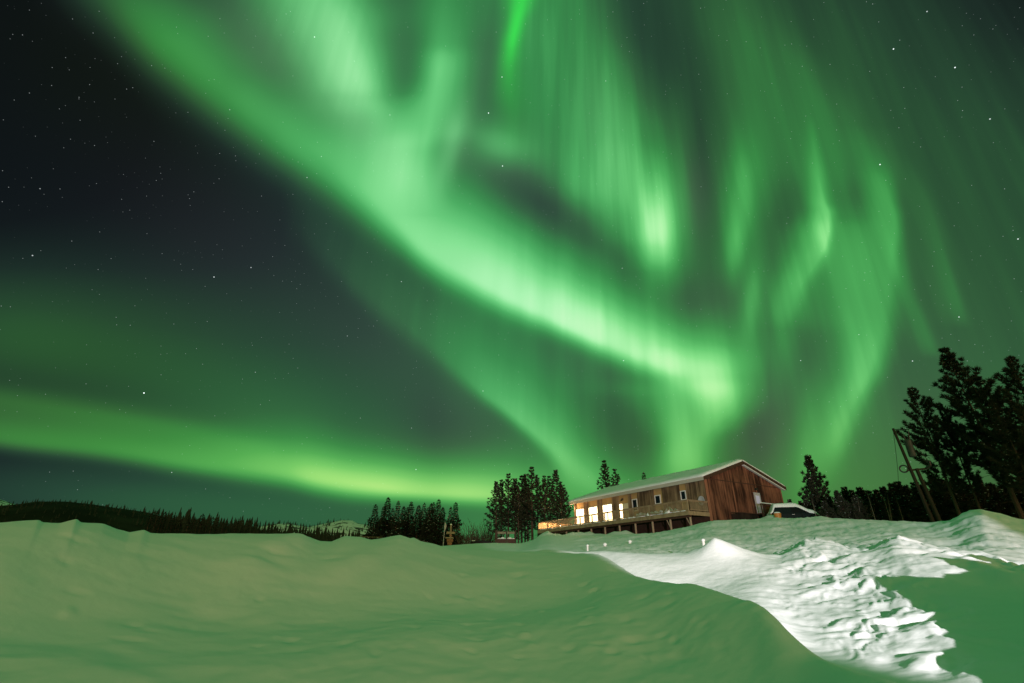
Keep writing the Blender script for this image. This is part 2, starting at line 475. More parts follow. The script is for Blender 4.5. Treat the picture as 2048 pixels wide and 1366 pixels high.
def noise_col(m, nt, b, stops, scale=(1, 1, 1), detail=4, coord='Object', nscale=1.0, bump=0.0, bdist=0.02, rough=0.55):
    tc = nt.nodes.new('ShaderNodeTexCoord')
    mp = nt.nodes.new('ShaderNodeMapping'); mp.inputs['Scale'].default_value = scale
    n = nt.nodes.new('ShaderNodeTexNoise'); n.inputs['Scale'].default_value = nscale
    n.inputs['Detail'].default_value = detail; n.inputs['Roughness'].default_value = rough
    nt.links.new(tc.outputs[coord], mp.inputs['Vector'])
    nt.links.new(mp.outputs['Vector'], n.inputs['Vector'])
    r = nt.nodes.new('ShaderNodeValToRGB')
    while len(r.color_ramp.elements) < len(stops): r.color_ramp.elements.new(0.5)
    for e, (p, c) in zip(r.color_ramp.elements, stops):
        e.position = p; e.color = (*c, 1)
    nt.links.new(n.outputs[0], r.inputs[0])
    nt.links.new(r.outputs[0], b.inputs['Base Color'])
    if bump:
        bp = nt.nodes.new('ShaderNodeBump'); bp.inputs['Strength'].default_value = bump
        bp.inputs['Distance'].default_value = bdist
        nt.links.new(n.outputs[0], bp.inputs['Height'])
        nt.links.new(bp.outputs[0], b.inputs['Normal'])
    return r


def snow_mat(name, fine=1.0):
    m, nt, b = new_mat(name, (0.86, 0.88, 0.90), 0.75, 0.25)
    tc = nt.nodes.new('ShaderNodeTexCoord')
    h = None
    for sc, w in ((1.3, 0.35), (7.0, 0.24), (42.0, 0.16)):
        n = nt.nodes.new('ShaderNodeTexNoise'); n.inputs['Scale'].default_value = sc * fine
        n.inputs['Detail'].default_value = 3
        nt.links.new(tc.outputs['Object'], n.inputs['Vector'])
        mu = nt.nodes.new('ShaderNodeMath'); mu.operation = 'MULTIPLY'; mu.inputs[1].default_value = w / (sc ** 0.85)
        nt.links.new(n.outputs[0], mu.inputs[0])
        if h is None: h = mu.outputs[0]
        else:
            ad = nt.nodes.new('ShaderNodeMath'); ad.operation = 'ADD'
            nt.links.new(h, ad.inputs[0]); nt.links.new(mu.outputs[0], ad.inputs[1]); h = ad.outputs[0]
    bp = nt.nodes.new('ShaderNodeBump'); bp.inputs['Strength'].default_value = 0.45; bp.inputs['Distance'].default_value = 0.30
    nt.links.new(h, bp.inputs['Height']); nt.links.new(bp.outputs[0], b.inputs['Normal'])
    return m


M = {}
M['snow'] = snow_mat('snow')
m, nt, b = new_mat('snow_cap', (0.86, 0.88, 0.9), 0.7, 0.25)
noise_col(m, nt, b, [(0.3, (0.80, 0.83, 0.86)), (0.7, (0.88, 0.9, 0.92))], nscale=6, bump=0.5, bdist=0.06)
M['snow_cap'] = m

# ------------------------------------------------------------------ snow ground, one sheet to the horizon
def curve_az(pts, col):
    """pts (px, py, value..) -> arrays sorted by azimuth for np.interp"""
    a = []
    for p in pts:
        z, e = azel(p[0], p[1])
        a.append((z, e) + tuple(p[2:]))
    a.sort()
    a = np.array(a)
    return a


CREST = curve_az([(-260, 1046, 9), (0, 1049, 9.5), (30, 1047, 9.5), (77, 1046, 9.6), (82, 1051, 9.6), (118, 1054, 9.7), (151, 1047, 9.8), (157, 1055, 9.8), (190, 1058, 10), (205, 1060, 10), (230, 1070, 10), (255, 1077, 10), (285, 1072, 10), (298, 1078, 10.2), (400, 1081, 10.6), (500, 1077, 11), (575, 1076, 11), (605, 1077, 11), (640, 1088, 11.5), (662, 1088, 12), (690, 1076, 11.6), (722, 1078, 11.6), (742, 1083, 11.8), (760, 1080, 11.8), (800, 1070, 12), (820, 1077, 12), (828, 1075, 12), (842, 1081, 12.3), (870, 1085, 12.6), (900, 1090, 13), (940, 1092, 13.5), (1000, 1092, 14), (1060, 1094, 14), (1100, 1097, 14), (1150, 1101, 13.8), (1200, 1107, 13), (1230, 1123, 12), (1260, 1141, 11), (1300, 1166, 10), (1345, 1186, 9), (1400, 1198, 8.4), (1460, 1213, 7.6), (1530, 1226, 6.9), (1560, 1251, 6.4), (1600, 1291, 5.7), (1635, 1316, 5.2), (1700, 1341, 4.8), (1760, 1363, 4.5), (1900, 1410, 4.0), (2200, 1480, 3.4)], 1)
RIDGE = curve_az([(1060, 1098, 16.5), (1150, 1103, 16), (1200, 1101, 15.5), (1232, 1101, 15), (1260, 1104, 15), (1290, 1106, 15), (1350, 1109, 15.5), (1400, 1113, 16), (1480, 1114, 16), (1530, 1117, 16.3), (1562, 1112, 16.6), (1585, 1091, 16.8), (1610, 1082, 17), (1650, 1085, 17), (1690, 1097, 16.8), (1720, 1106, 16.5), (1750, 1092, 16), (1780, 1078, 15.6), (1800, 1082, 15.4), (1840, 1096, 15), (1880, 1108, 14.6), (1940, 1118, 14.2), (2000, 1126, 14), (2060, 1134, 14), (2300, 1160, 14)], 1)
BASE = curve_az([(-260, 1105, 60), (600, 1105, 60), (800, 1098, 58), (880, 1094, 56), (940, 1090, 58), (980, 1088, 60), (1040, 1089, 62), (1062, 1084, 63), (1078, 1077, 63.5), (1100, 1073, 62), (1150, 1075, 59), (1200, 1074, 56.5), (1250, 1072, 54), (1300, 1069, 52), (1340, 1064, 50.5), (1375, 1056, 49.5), (1400, 1050, 49.3), (1424, 1045, 49.6), (1470, 1043, 50.2), (1520, 1041, 50.6), (1560, 1037, 50), (1640, 1037, 47), (1700, 1041, 44), (1800, 1044, 40), (1860, 1047, 37), (1900, 1044, 35), (1930, 1030, 34), (1958, 1021, 34), (2000, 1030, 34), (2048, 1042, 34), (2300, 1060, 34)], 1)


def pchip(xk, yk, x):
    h = np.diff(xk); d = np.diff(yk) / h
    m = np.zeros_like(yk)
    for i in range(1, len(xk) - 1):
        if d[i - 1] * d[i] > 0:
            w1 = 2 * h[i] + h[i - 1]; w2 = h[i] + 2 * h[i - 1]
            m[i] = (w1 + w2) / (w1 / d[i - 1] + w2 / d[i])
    m[0], m[-1] = d[0], d[-1]
    i = np.clip(np.searchsorted(xk, x) - 1, 0, len(h) - 1)
    t = (x - xk[i]) / h[i]
    return (yk[i] * (1 + 2 * t) * (1 - t) ** 2 + m[i] * h[i] * t * (1 - t) ** 2 + yk[i + 1] * t * t * (3 - 2 * t) + m[i + 1] * h[i] * t * t * (t - 1))


def sstep(x, a, b):
    t = np.clip((x - a) / (b - a), 0, 1)
    return t * t * (3 - 2 * t)


_rng = np.random.RandomState(7)
_TAB = _rng.rand(256, 256)


def vnoise(x, y):
    xi = np.floor(x).astype(int); yi = np.floor(y).astype(int)
    fx = x - xi; fy = y - yi
    fx = fx * fx * (3 - 2 * fx); fy = fy * fy * (3 - 2 * fy)
    g = lambda i, j: _TAB[i % 256, j % 256]
    return (g(xi, yi) * (1 - fx) + g(xi + 1, yi) * fx) * (1 - fy) + (g(xi, yi + 1) * (1 - fx) + g(xi + 1, yi + 1) * fx) * fy - 0.5


def fbm(x, y, octv=4, gain=0.5):
    s = 0; a = 1
    for i in range(octv):
        s = s + a * vnoise(x * 2 ** i + 17.3 * i, y * 2 ** i + 9.1 * i); a *= gain
    return s


_AZF = np.arange(-53, 53, 0.1)
_CE = np.interp(_AZF, CREST[:, 0], CREST[:, 1])
_kk = np.exp(-(np.arange(-120, 121) * 0.1 / 5.0) ** 2); _kk /= _kk.sum()
_CS = np.convolve(np.pad(_CE, 120, mode='edge'), _kk, mode='valid')
_k3 = np.exp(-(np.arange(-120, 121) * 0.1 / 4.0) ** 2); _k3 /= _k3.sum()
_RS = np.convolve(np.pad(np.interp(_AZF, RIDGE[:, 0], RIDGE[:, 1]), 120, mode='edge'), _k3, mode='valid')
_wr = sstep(_AZF, 2, 8)
_k1 = np.exp(-(np.arange(-40, 41) * 0.1 / 0.9) ** 2); _k1 /= _k1.sum()
_CN = np.convolve(np.pad(_CE, 40, mode='edge'), _k1, mode='valid')
_CS = _CS * (1 - _wr) + _CN * _wr          # broad shape of the bank; small notches live only near its crest


def smoothed(a, k, sig):
    n = int(sig * 30)
    w = np.exp(-(np.arange(-n, n + 1) * 0.1 / sig) ** 2); w /= w.sum()
    return np.convolve(np.pad(np.interp(_AZF, a[:, 0], a[:, k]), n, mode='edge'), w, mode='valid')


_RC, _R3, _RB, _EB = smoothed(CREST, 2, 2.5), smoothed(RIDGE, 2, 2.0), smoothed(BASE, 2, 1.5), smoothed(BASE, 1, 0.35)


def kern(az, a, k):
    """interpolate the table in azimuth"""
    return np.interp(az, a[:, 0], a[:, k])


def ground_profile(az, rr):
    """height at azimuth az (scalar, degrees) for the distances rr, before fine detail"""
    azc = float(np.clip(az, -52, 52))
    ec, rc = float(kern(azc, CREST, 1)), float(np.interp(azc, _AZF, _RC))
    e3, r3 = float(kern(azc, RIDGE, 1)), float(np.interp(azc, _AZF, _R3))
    eb, rb = float(np.interp(azc, _AZF, _EB)), float(np.interp(azc, _AZF, _RB))
    T = lambda e, r: math.tan(R(e)) * r
    ecd = ec if azc < 5 else float(np.interp(azc, _AZF, _CN)); ec = float(np.interp(azc, _AZF, _CS))
    e3d = e3; e3 = float(np.interp(azc, _AZF, _RS))
    zc, z3, zb = T(ec, rc), T(e3, r3), T(eb, rb)
    wl = float(sstep(azc, 0.5, 6.0))          # 0 left: plain bank; 1 right: bank, hollow, second ridge
    k = [(0.3, -1.2), (2.2, -1.22)]
    zm = -1.2 + (zc + 1.2) * 0.36
    k += [(2.2 + (rc - 2.2) * 0.5, zm), (rc - 0.35, zc - 0.035), (rc, zc)]
    dl, dr = (rc + 2.2, zc - 0.75), (rc + 1.3, zc - 0.16 - 0.12 * min(1, max(0, (azc - 10) / 10)))
    k += [(dl[0] * (1 - wl) + dr[0] * wl, dl[1] * (1 - wl) + dr[1] * wl)]
    m1 = max(rc + 3.5, 15.0)
    zl = T(eb - 1.2, m1)
    k += [(m1 * (1 - wl) + r3 * wl, zl * (1 - wl) + z3 * wl)]
    m2 = r3 + 3.0
    zf = T(eb, rb) * 0.0 + T(e3 - 0.9, m2)
    k += [(m2, T(eb - 1.0, m2) * (1 - wl) + zf * wl)]
    k += [((m2 + rb) / 2, (T(eb - 0.55, (m2 + rb) / 2)) * (1 - wl) + (0.5 * zf + 0.5 * zb - 0.10) * wl), (rb, zb), (rb + 2.5, zb - 0.15), (rb + 30, zb - 0.5), (400, zb - 6), (3000, -40)]
    k = np.array(k)
    z = pchip(k[:, 0], k[:, 1], np.minimum(rr, 2999))
    q = rr - rc
    q3 = rr - r3
    z = z + wl * (T(e3d, r3) - T(e3, r3)) * np.exp(-np.where(q3 < 0, (q3 / 2.0) ** 2, (q3 / 2.5) ** 2))
    z = z + (T(ecd, rc) - T(ec, rc)) * np.exp(-np.where(q < 0, (q / 1.1) ** 2, (q / 1.6) ** 2))
    if abs(az) > 52:
        f = min(1, (abs(az) - 52) / 25.0)
        z = z * (1 - f) + np.where(rr < 3, -1.2, -1.2 + 0.9 * sstep(rr, 3, 30)) * f
    return z


AZ = np.concatenate([np.arange(-180, -60, 6.0), np.arange(-60, -50, 1.0), np.arange(-50, 50, 0.125), np.arange(50, 60, 1.0), np.arange(60, 180, 6.0)])
RRS = np.concatenate([np.geomspace(0.4, 3.2, 22)[:-1], np.geomspace(3.2, 30, 300)[:-1], np.geomspace(30, 90, 90)[:-1], np.geomspace(90, 2900, 24)])
AG, RG = np.meshgrid(AZ, RRS, indexing='ij')
ZG = np.array([ground_profile(a, RRS) for a in AZ])
# soften sideways a little so azimuth knots do not show as spokes
for _ in range(2):
    Zs = ZG.copy(); Zs[1:-1] = (ZG[:-2] + 2 * ZG[1:-1] + ZG[2:]) / 4
    wgt = np.clip(1.0 - RG / 14.0, 0.0, 1.0)
    ZG = ZG * (1 - wgt) + Zs * wgt
XG, YG = RG * np.sin(np.radians(AG)), RG * np.cos(np.radians(AG))
fade = sstep(RG, 1.2, 4) * (1 - sstep(RG, 60, 120))
# soft wind-packed unevenness
ZG = ZG + fade * (0.045 * fbm(XG * 0.55, YG * 0.55, 3) + 0.012 * fbm(XG * 2.3 + 5, YG * 2.3, 3))


def mask_px(pts, w):
    """soft mask along the image-independent ground line through pts = (azimuth, distance)"""
    q = np.full(XG.shape, 1e9)
    P = [np.array((r * math.sin(R(a)), r * math.cos(R(a)))) for a, r in pts]
    for p0, p1 in zip(P[:-1], P[1:]):
        d = p1 - p0; L2 = d.dot(d)
        t = np.clip(((XG - p0[0]) * d[0] + (YG - p0[1]) * d[1]) / L2, 0, 1)
        q = np.minimum(q, np.hypot(XG - p0[0] - d[0] * t, YG - p0[1] - d[1] * t))
    return np.exp(-(q / w) ** 2)


def heap(x, y, rx, ry, h, rot=0, p=2.0):
    ca, sa = math.cos(R(rot)), math.sin(R(rot))
    u = ((XG - x) * ca + (YG - y) * sa) / rx; v = (-(XG - x) * sa + (YG - y) * ca) / ry
    return h * np.exp(-(u * u + v * v) ** (p / 2))
# --- broken, shovelled snow on the lit slope
def ridged(x, y, o=4, g=0.55):
    t = 0; a = 1.0
    for i in range(o):
        t = t + a * (0.5 - np.abs(vnoise(x * 2.03 ** i + 31 * i, y * 2.03 ** i + 11 * i)) * 2); a *= g
    return t
wx, wy = fbm(XG * 0.9, YG * 0.9 + 9, 3) * 0.9, fbm(XG * 0.9 + 50, YG * 0.9, 3) * 0.9
chunk = ridged((XG + wx) * 1.15, (YG + wy) * 1.15)
blk = fbm((XG + wx) * 3.4, (YG + wy) * 3.4 + 40, 3, 0.6)
cm = mask_px([(28.5, 17.0), (30.0, 15.5), (29.5, 13.0), (30.5, 10.5), (33.5, 8.6), (38, 7.4)], 0.95)
ZG = ZG + cm * (0.085 * (chunk - 0.2) + 0.035 * np.clip(blk * 3, -0.7, 0.7)) * (0.45 + 0.55 * sstep(RG, 5, 11))
cm2 = mask_px([(20, 15.4), (25, 16.0), (28.5, 16.6), (33, 16.9), (38, 14.5), (42, 12)], 0.7)
ZG = ZG + cm2 * (0.09 * (chunk - 0.2) + 0.04 * np.clip(blk * 3, -0.7, 0.7))
# trodden field below the house
cm3 = sstep(RG, 19, 24) * (1 - sstep(RG, 46, 52)) * sstep(AG, 3, 9)
ZG = ZG + cm3 * (0.16 * fbm(XG * 0.5, YG * 0.5, 4, 0.6) + 0.05 * np.clip(blk * 2, -0.4, 0.4))
# snow pile peak on the bank
a_, e_ = azel(1432, 1100)
xl_, yl_ = 14.4 * math.sin(R(a_)), 14.4 * math.cos(R(a_))
ZG = ZG + heap(xl_, yl_, 0.50, 0.62, 0.40, 0, 1.3) + heap(xl_ + 0.5, yl_ + 0.1, 0.7, 0.6, 0.16, 0, 1.6)
# ploughed heaps along the foot of the deck
for i, px in enumerate((1083, 1096, 1120, 1143, 1162, 1180, 1228, 1252, 1203)):
    a_, e_ = azel(px, 1070); rr_ = float(kern(a_, BASE, 2)) - 0.6 + 0.5 * (i % 3)
    ZG = ZG + heap(rr_ * math.sin(R(a_)), rr_ * math.cos(R(a_)), 0.7, 0.9, 0.36 + 0.14 * (i % 2), 20, 1.3)
# ruts of vehicles crossing the field
for (p0, p1) in (((1330, 1100, 24), (1660, 1084, 26)), ((1480, 1075, 30), (1900, 1105, 20)), ((1540, 1060, 34), (1960, 1120, 17)), ((1700, 1075, 26), (2040, 1105, 20)),
                 ((1830, 1120, 15.0), (2060, 1195, 11)), ((1860, 1115, 15.0), (2080, 1180, 11)), ((1890, 1112, 15.0), (2090, 1165, 11)), ((1930, 1112, 15), (2100, 1150, 11.5))):
    a0, a1 = azel(p0[0], p0[1])[0], azel(p1[0], p1[1])[0]
    g = mask_px([(a0, p0[2]), ((a0 + a1) / 2, (p0[2] + p1[2]) / 2 * 1.01), (a1, p1[2])], 0.14)
    g2 = mask_px([(a0, p0[2]), ((a0 + a1) / 2, (p0[2] + p1[2]) / 2 * 1.01), (a1, p1[2])], 0.30)
    ZG = ZG + 0.10 * (g2 - 1.5 * g)
# dents, footprints and drift edges on the near bank
def dent(px, py, r, w, d, l=1.0, rot=0):
    global ZG
    a, e = azel(px, py)
    x, y = r * math.sin(R(a)), r * math.cos(R(a))
    w *= 0.5; d *= 0.45
    ZG = ZG - heap(x, y, w * l, w, d * 0.9, rot, 3.0) + heap(x, y + w * 1.5, w * l, w, d * 0.16, rot)


def bank_r(px, py):
    """distance at which the near bank is seen at (px, py)"""
    a, e = azel(px, py)
    z = ground_profile(a, RRS)
    el = np.degrees(np.arctan2(z, RRS))
    i = np.argmax(el > e)
    return RRS[max(i, 1)]


for (px, py, w, d, l, rot) in [(925, 1153, .16, .07, 1.2, 40), (1036, 1152, .2, .05, 1.6, 60), (1168, 1168, .15, .08, 1.3, 30), (1190, 1182, .17, .09, 1.2, 50), (858, 1188, .13, .05, 1, 0), (846, 1245, .12, .06, 1.6, 20), (935, 1190, .16, .05, 1.4, 70),
                               (1290, 1220, .17, .06, 1.3, 20), (1345, 1215, .14, .05, 1, 0), (1255, 1270, .15, .05, 1.5, 50), (1180, 1235, .14, .05, 1.2, 10), (1040, 1346, .08, .05, 2.2, 20), (1330, 1300, .12, .04, 1.5, 40), (1400, 1270, .12, .04, 1.5, 10), (1130, 1150, .12, .04, 1.5, 10),
                               (555, 1112, .14, .08, 2.4, 25), (590, 1100, .12, .06, 2.0, 25), (145, 1085, .14, .06, 2.5, 35), (260, 1282, .09, .05, 3.0, 40), (300, 1262, .09, .04, 2.5, 40), (155, 1175, .12, .04, 2, 30), (660, 1120, .14, .04, 2.5, 60), (1000, 1200, .15, .04, 1.4, 30)]:
    dent(px, py, bank_r(px, py), w, d, l, rot)
# wind-carved unevenness running diagonally down the bank
u_, v_ = XG * 0.80 + YG * 0.60, -XG * 0.60 + YG * 0.80
nearb = sstep(RG, 2.5, 5) * (1 - sstep(RG, 13, 17)) * (1 - sstep(AG, 18, 30))
ZG = ZG + nearb * (0.42 * fbm(u_ * 0.10, v_ * 0.27, 2, 0.35) + 0.014 * fbm(u_ * 0.9 + 9, v_ * 1.6, 3, 0.5))
# wind crust in patches
crust = np.clip(0.5 + 2.2 * fbm(XG * 0.35 + 70, YG * 0.35, 2), 0, 1)
ZG = ZG + nearb * crust * (0.012 * ridged(u_ * 1.5, v_ * 3.2, 3) + 0.006 * fbm(u_ * 6, v_ * 9, 2))
# slip lines
for (x0, y0, x1, y1, d) in [(604, 1084, 500, 1122, .07), (600, 1090, 380, 1250, .045), (770, 1100, 560, 1230, .035), (200, 1066, 20, 1140, .06), (340, 1230, 190, 1340, .05), (1010, 1120, 900, 1300, .035)]:
    n = 7
    pts = []
    for i in range(n):
        t = i / (n - 1)
        px, py = x0 + (x1 - x0) * t + 6 * math.sin(i * 2.1), y0 + (y1 - y0) * t
        pts.append((azel(px, py)[0], bank_r(px, py)))
    ZG = ZG + 1.7 * d * np.clip(0.55 + 1.6 * fbm(XG * 0.8, YG * 0.8 + x0, 2), 0, 1.3) * (mask_px(pts, 0.42) - 0.8 * mask_px([(a + 1.6, r + 0.1) for a, r in pts], 0.30))
# old trodden marks and fallen crumbs scattered over the bank
rnd = random.Random(21)
for i in range(60):
    t = rnd.random()
    if t < 0.7: px, py = rnd.gauss(1180, 190), rnd.uniform(1115, 1350)
    else: px, py = rnd.uniform(60, 1000), rnd.uniform(1100, 1340)
    if px > 1200 + (py - 1106) * 1.6 or px < 20: continue
    r_ = bank_r(px, py); a = R(azel(px, py)[0])
    x, y = r_ * math.sin(a), r_ * math.cos(a)
    w = rnd.uniform(0.04, 0.10) * (0.5 + r_ / 14); d = rnd.uniform(0.010, 0.026)
    if rnd.random() < 0.72: ZG = ZG - heap(x, y, w * rnd.uniform(1, 1.8), w, d, rnd.uniform(0, 180), 3.0)
    else: ZG = ZG + heap(x, y, w * rnd.uniform(0.8, 1.5), w * 0.8, d * 0.9, rnd.uniform(0, 180), 2.5)
# low drifts in the hollow on the right
rh = sstep(AG, 29, 33) * sstep(RG, 6, 8) * (1 - sstep(RG, 26, 32))
ZG = ZG + rh * (0.07 * fbm(XG * 0.9 + 4, YG * 0.9, 3, 0.5) + 0.025 * ridged(XG * 1.6, YG * 1.6, 3))
# drift beside the car
a = R(azel(1541, 1030)[0])
ZG = ZG + heap(52.3 * math.sin(a), 52.3 * math.cos(a), 1.3, 1.0, 0.75, 20, 1.5)
# heap outside the frame on the right that shades the hollow
for hp in [(7.5, 2.6, 3.15, 1.3, 1.68, 0), (11.5, 3.6, 2.5, 1.4, 0.95, 0)]:
    hh = heap(*hp, p=4.0)
    ZG = ZG + hh * (1 + 0.24 * fbm(XG * 1.6, YG * 1.6 + 5, 4, 0.6))

nA, nR = ZG.shape
verts = np.stack([XG, YG, ZG + CAM_H], -1).reshape(-1, 3)
ii = np.arange(nA)[:, None]; jj = np.arange(nR - 1)[None, :]
i2 = (ii + 1) % nA
quads = np.stack([ii * nR + jj, i2 * nR + jj, i2 * nR + jj + 1, ii * nR + jj + 1], -1).reshape(-1, 4)[:, ::-1]
# close the middle
ctr = len(verts)
verts = np.vstack([verts, [[0, 0, 0.0]]])
me = bpy.data.meshes.new('snow_ground')
nq = len(quads)
tris = [(int(i * nR), ctr, int(((i + 1) % nA) * nR)) for i in range(nA)]
me.vertices.add(len(verts)); me.vertices.foreach_set('co', verts.astype(np.float32).ravel())
loops = np.concatenate([quads.ravel(), np.array(tris).ravel()]).astype(np.int32)
me.loops.add(len(loops)); me.loops.foreach_set('vertex_index', loops)
starts = np.concatenate([np.arange(nq) * 4, nq * 4 + np.arange(len(tris)) * 3]).astype(np.int32)
me.polygons.add(nq + len(tris)); me.polygons.foreach_set('loop_start', starts)
me.polygons.foreach_set('use_smooth', np.ones(nq + len(tris), dtype=bool))
me.update(calc_edges=True); me.validate()
me.materials.append(M['snow'])
ground = bpy.data.objects.new('snow_ground', me)
COL.objects.link(ground)
tag(ground, kind='structure')


def ground_z(x, y):
    """height of the finished snow at x, y"""
    a = math.degrees(math.atan2(x, y)); r = math.hypot(x, y)
    i = int(np.clip(np.searchsorted(AZ, a), 1, nA - 1)); j = int(np.clip(np.searchsorted(RRS, r), 1, nR - 1))
    ta = (a - AZ[i - 1]) / (AZ[i] - AZ[i - 1]); tr = (r - RRS[j - 1]) / (RRS[j] - RRS[j - 1])
    z = (ZG[i - 1, j - 1] * (1 - ta) + ZG[i, j - 1] * ta) * (1 - tr) + (ZG[i - 1, j] * (1 - ta) + ZG[i, j] * ta) * tr
    return float(z) + CAM_H


def on_ground(px, r, py=1090):
    a = R(azel(px, py)[0])
    x, y = r * math.sin(a), r * math.cos(a)
    return Vector((x, y, ground_z(x, y)))

# ------------------------------------------------------------------ building materials
def board_mat(name, c0, c1, width=0.2, groove=0.5):
    m, nt, b = new_mat(name, c0, 0.8, 0.2)
    tc = nt.nodes.new('ShaderNodeTexCoord')
    sp = nt.nodes.new('ShaderNodeSeparateXYZ'); nt.links.new(tc.outputs['Object'], sp.inputs[0])
    def mm(op, a, c=None):
        n = nt.nodes.new('ShaderNodeMath'); n.operation = op
        for i, v in enumerate((a, c)):
            if v is None: continue
            if isinstance(v, float): n.inputs[i].default_value = v
            else: nt.links.new(v, n.inputs[i])
        return n.outputs[0]
    h = mm('ADD', sp.outputs[0], sp.outputs[1])
    q = mm('DIVIDE', h, width)
    idx = mm('FLOOR', q); fr = mm('FRACT', q)
    wn = nt.nodes.new('ShaderNodeTexWhiteNoise'); wn.noise_dimensions = '1D'; nt.links.new(idx, wn.inputs['W'])
    cb = nt.nodes.new('ShaderNodeCombineXYZ')
    nt.links.new(mm('MULTIPLY', h, 5.0), cb.inputs[0]); nt.links.new(mm('MULTIPLY', sp.outputs[2], 0.45), cb.inputs[1]); nt.links.new(mm('MULTIPLY', idx, 3.7), cb.inputs[2])
    n = nt.nodes.new('ShaderNodeTexNoise'); n.inputs['Scale'].default_value = 1.0; n.inputs['Detail'].default_value = 5
    nt.links.new(cb.outputs[0], n.inputs['Vector'])
    cb2 = nt.nodes.new('ShaderNodeCombineXYZ')
    nt.links.new(mm('MULTIPLY', h, 0.9), cb2.inputs[0]); nt.links.new(mm('MULTIPLY', sp.outputs[2], 0.35), cb2.inputs[1])
    n2 = nt.nodes.new('ShaderNodeTexNoise'); n2.inputs['Scale'].default_value = 1.0; n2.inputs['Detail'].default_value = 3
    nt.links.new(cb2.outputs[0], n2.inputs['Vector'])
    t = mm('ADD', mm('ADD', mm('MULTIPLY', wn.outputs['Value'], 0.30), mm('MULTIPLY', n.outputs[0], 0.9)), mm('MULTIPLY', n2.outputs[0], 1.3))
    t = mm('SUBTRACT', t, 0.80)
    r = nt.nodes.new('ShaderNodeValToRGB')
    r.color_ramp.elements[0].position = 0.22; r.color_ramp.elements[0].color = (*c0, 1)
    r.color_ramp.elements[1].position = 0.75; r.color_ramp.elements[1].color = (*c1, 1)
    nt.links.new(t, r.inputs[0]); nt.links.new(r.outputs[0], b.inputs['Base Color'])
    g = mm('MINIMUM', fr, mm('SUBTRACT', 1.0, fr))
    gg = mm('MINIMUM', mm('MULTIPLY', g, 14.0), 1.0)
    bp = nt.nodes.new('ShaderNodeBump'); bp.inputs['Strength'].default_value = groove; bp.inputs['Distance'].default_value = 0.03
    nt.links.new(mm('ADD', gg, mm('MULTIPLY', n.outputs[0], 0.3)), bp.inputs['Height']); nt.links.new(bp.outputs[0], b.inputs['Normal'])
    return m


def plain(name, c0, c1, scale=(1, 1, 1), nscale=3.0, rough=0.7, bump=0.3, bdist=0.01):
    m, nt, b = new_mat(name, c0, rough, 0.3)
    noise_col(m, nt, b, [(0.3, c0), (0.7, c1)], scale=scale, nscale=nscale, bump=bump, bdist=bdist)
    return m


def emit_mat(name, col, strength, vary=0.0):
    m, nt, b = new_mat(name, (0.05, 0.04, 0.03), 0.2, 0.5)
    b.inputs['Emission Color'].default_value = (*col, 1)
    b.inputs['Emission Strength'].default_value = strength
    return m


M['siding'] = board_mat('stained_board_siding', (0.034, 0.013, 0.008), (0.27, 0.115, 0.066))
M['panel'] = board_mat('weathered_board_panel', (0.07, 0.046, 0.027), (0.30, 0.21, 0.12), 0.14)
M['bay'] = plain('pale_plywood', (0.42, 0.27, 0.10), (0.50, 0.33, 0.14), (1, 1, 0.3))
M['soffit'] = plain('soffit_boards', (0.34, 0.22, 0.11), (0.42, 0.29, 0.16), (1, 6, 1))
M['white'] = plain('white_paint', (0.72, 0.72, 0.70), (0.8, 0.8, 0.78), rough=0.5)
M['fascia'] = plain('grey_fascia', (0.42, 0.38, 0.34), (0.52, 0.47, 0.42), (1, 0.2, 1))
M['roofing'] = plain('dark_metal_roof', (0.05, 0.045, 0.04), (0.07, 0.06, 0.055))
M['darkwood'] = plain('dark_trim', (0.05, 0.025, 0.015), (0.08, 0.04, 0.025), (1, 1, 0.2))
M['deckwood'] = plain('treated_deck_timber', (0.20, 0.15, 0.085), (0.36, 0.27, 0.16), (1, 0.3, 0.3), 5.0)
M['postwood'] = plain('post_timber', (0.26, 0.20, 0.13), (0.36, 0.28, 0.19), (3, 3, 0.4), 4.0)
M['lit'] = emit_mat('lamplit_window_glass', (1.0, 0.70, 0.36), 8.0)
m, nt, b = new_mat('dark_window_glass', (0.008, 0.013, 0.02), 0.15, 0.35); M['glass'] = m
m, nt, b = new_mat('black_metal', (0.02, 0.02, 0.02), 0.45, 0.5); M['black'] = m
m, nt, b = new_mat('grey_metal', (0.42, 0.43, 0.45), 0.45, 0.5); M['metal'] = m

# ------------------------------------------------------------------ the lodge
HZ = 1.6                                        # deck level above the lodge's base
HROT = R(30.31)
NC = Vector((18.2, 48.28, 5.31 + CAM_H))        # deck level at the near corner
W, L, HE, HR = 11.62, 20.43, 3.125, 5.05
DD, EXT, TH, RAIL = 2.82, 4.3, 0.36, 0.97
lodge = empty('lodge', NC - Vector((0, 0, HZ)), HROT, 'long single storey wooden lodge with snowy gable roof and three lamplit windows', 'building')


def L3(x, y, z):
    """lodge coordinates to the world"""
    c, s = math.cos(HROT), math.sin(HROT)
    return Vector((NC.x + x * c - y * s, NC.y + x * s + y * c, NC.z + z))


sl = (HR - HE) / (W / 2)
mb = MB()
mb.prism([(0, 0), (W, 0), (W, HE + HZ), (W / 2, HR + HZ), (0, HE + HZ)], 1, 0, L)
o = mb.build('wall', [M['siding'], M['bay']], lodge)
for p in o.data.polygons:                        # the deck side is faced with pale plywood
    if p.normal.x < -0.9: p.material_index = 1
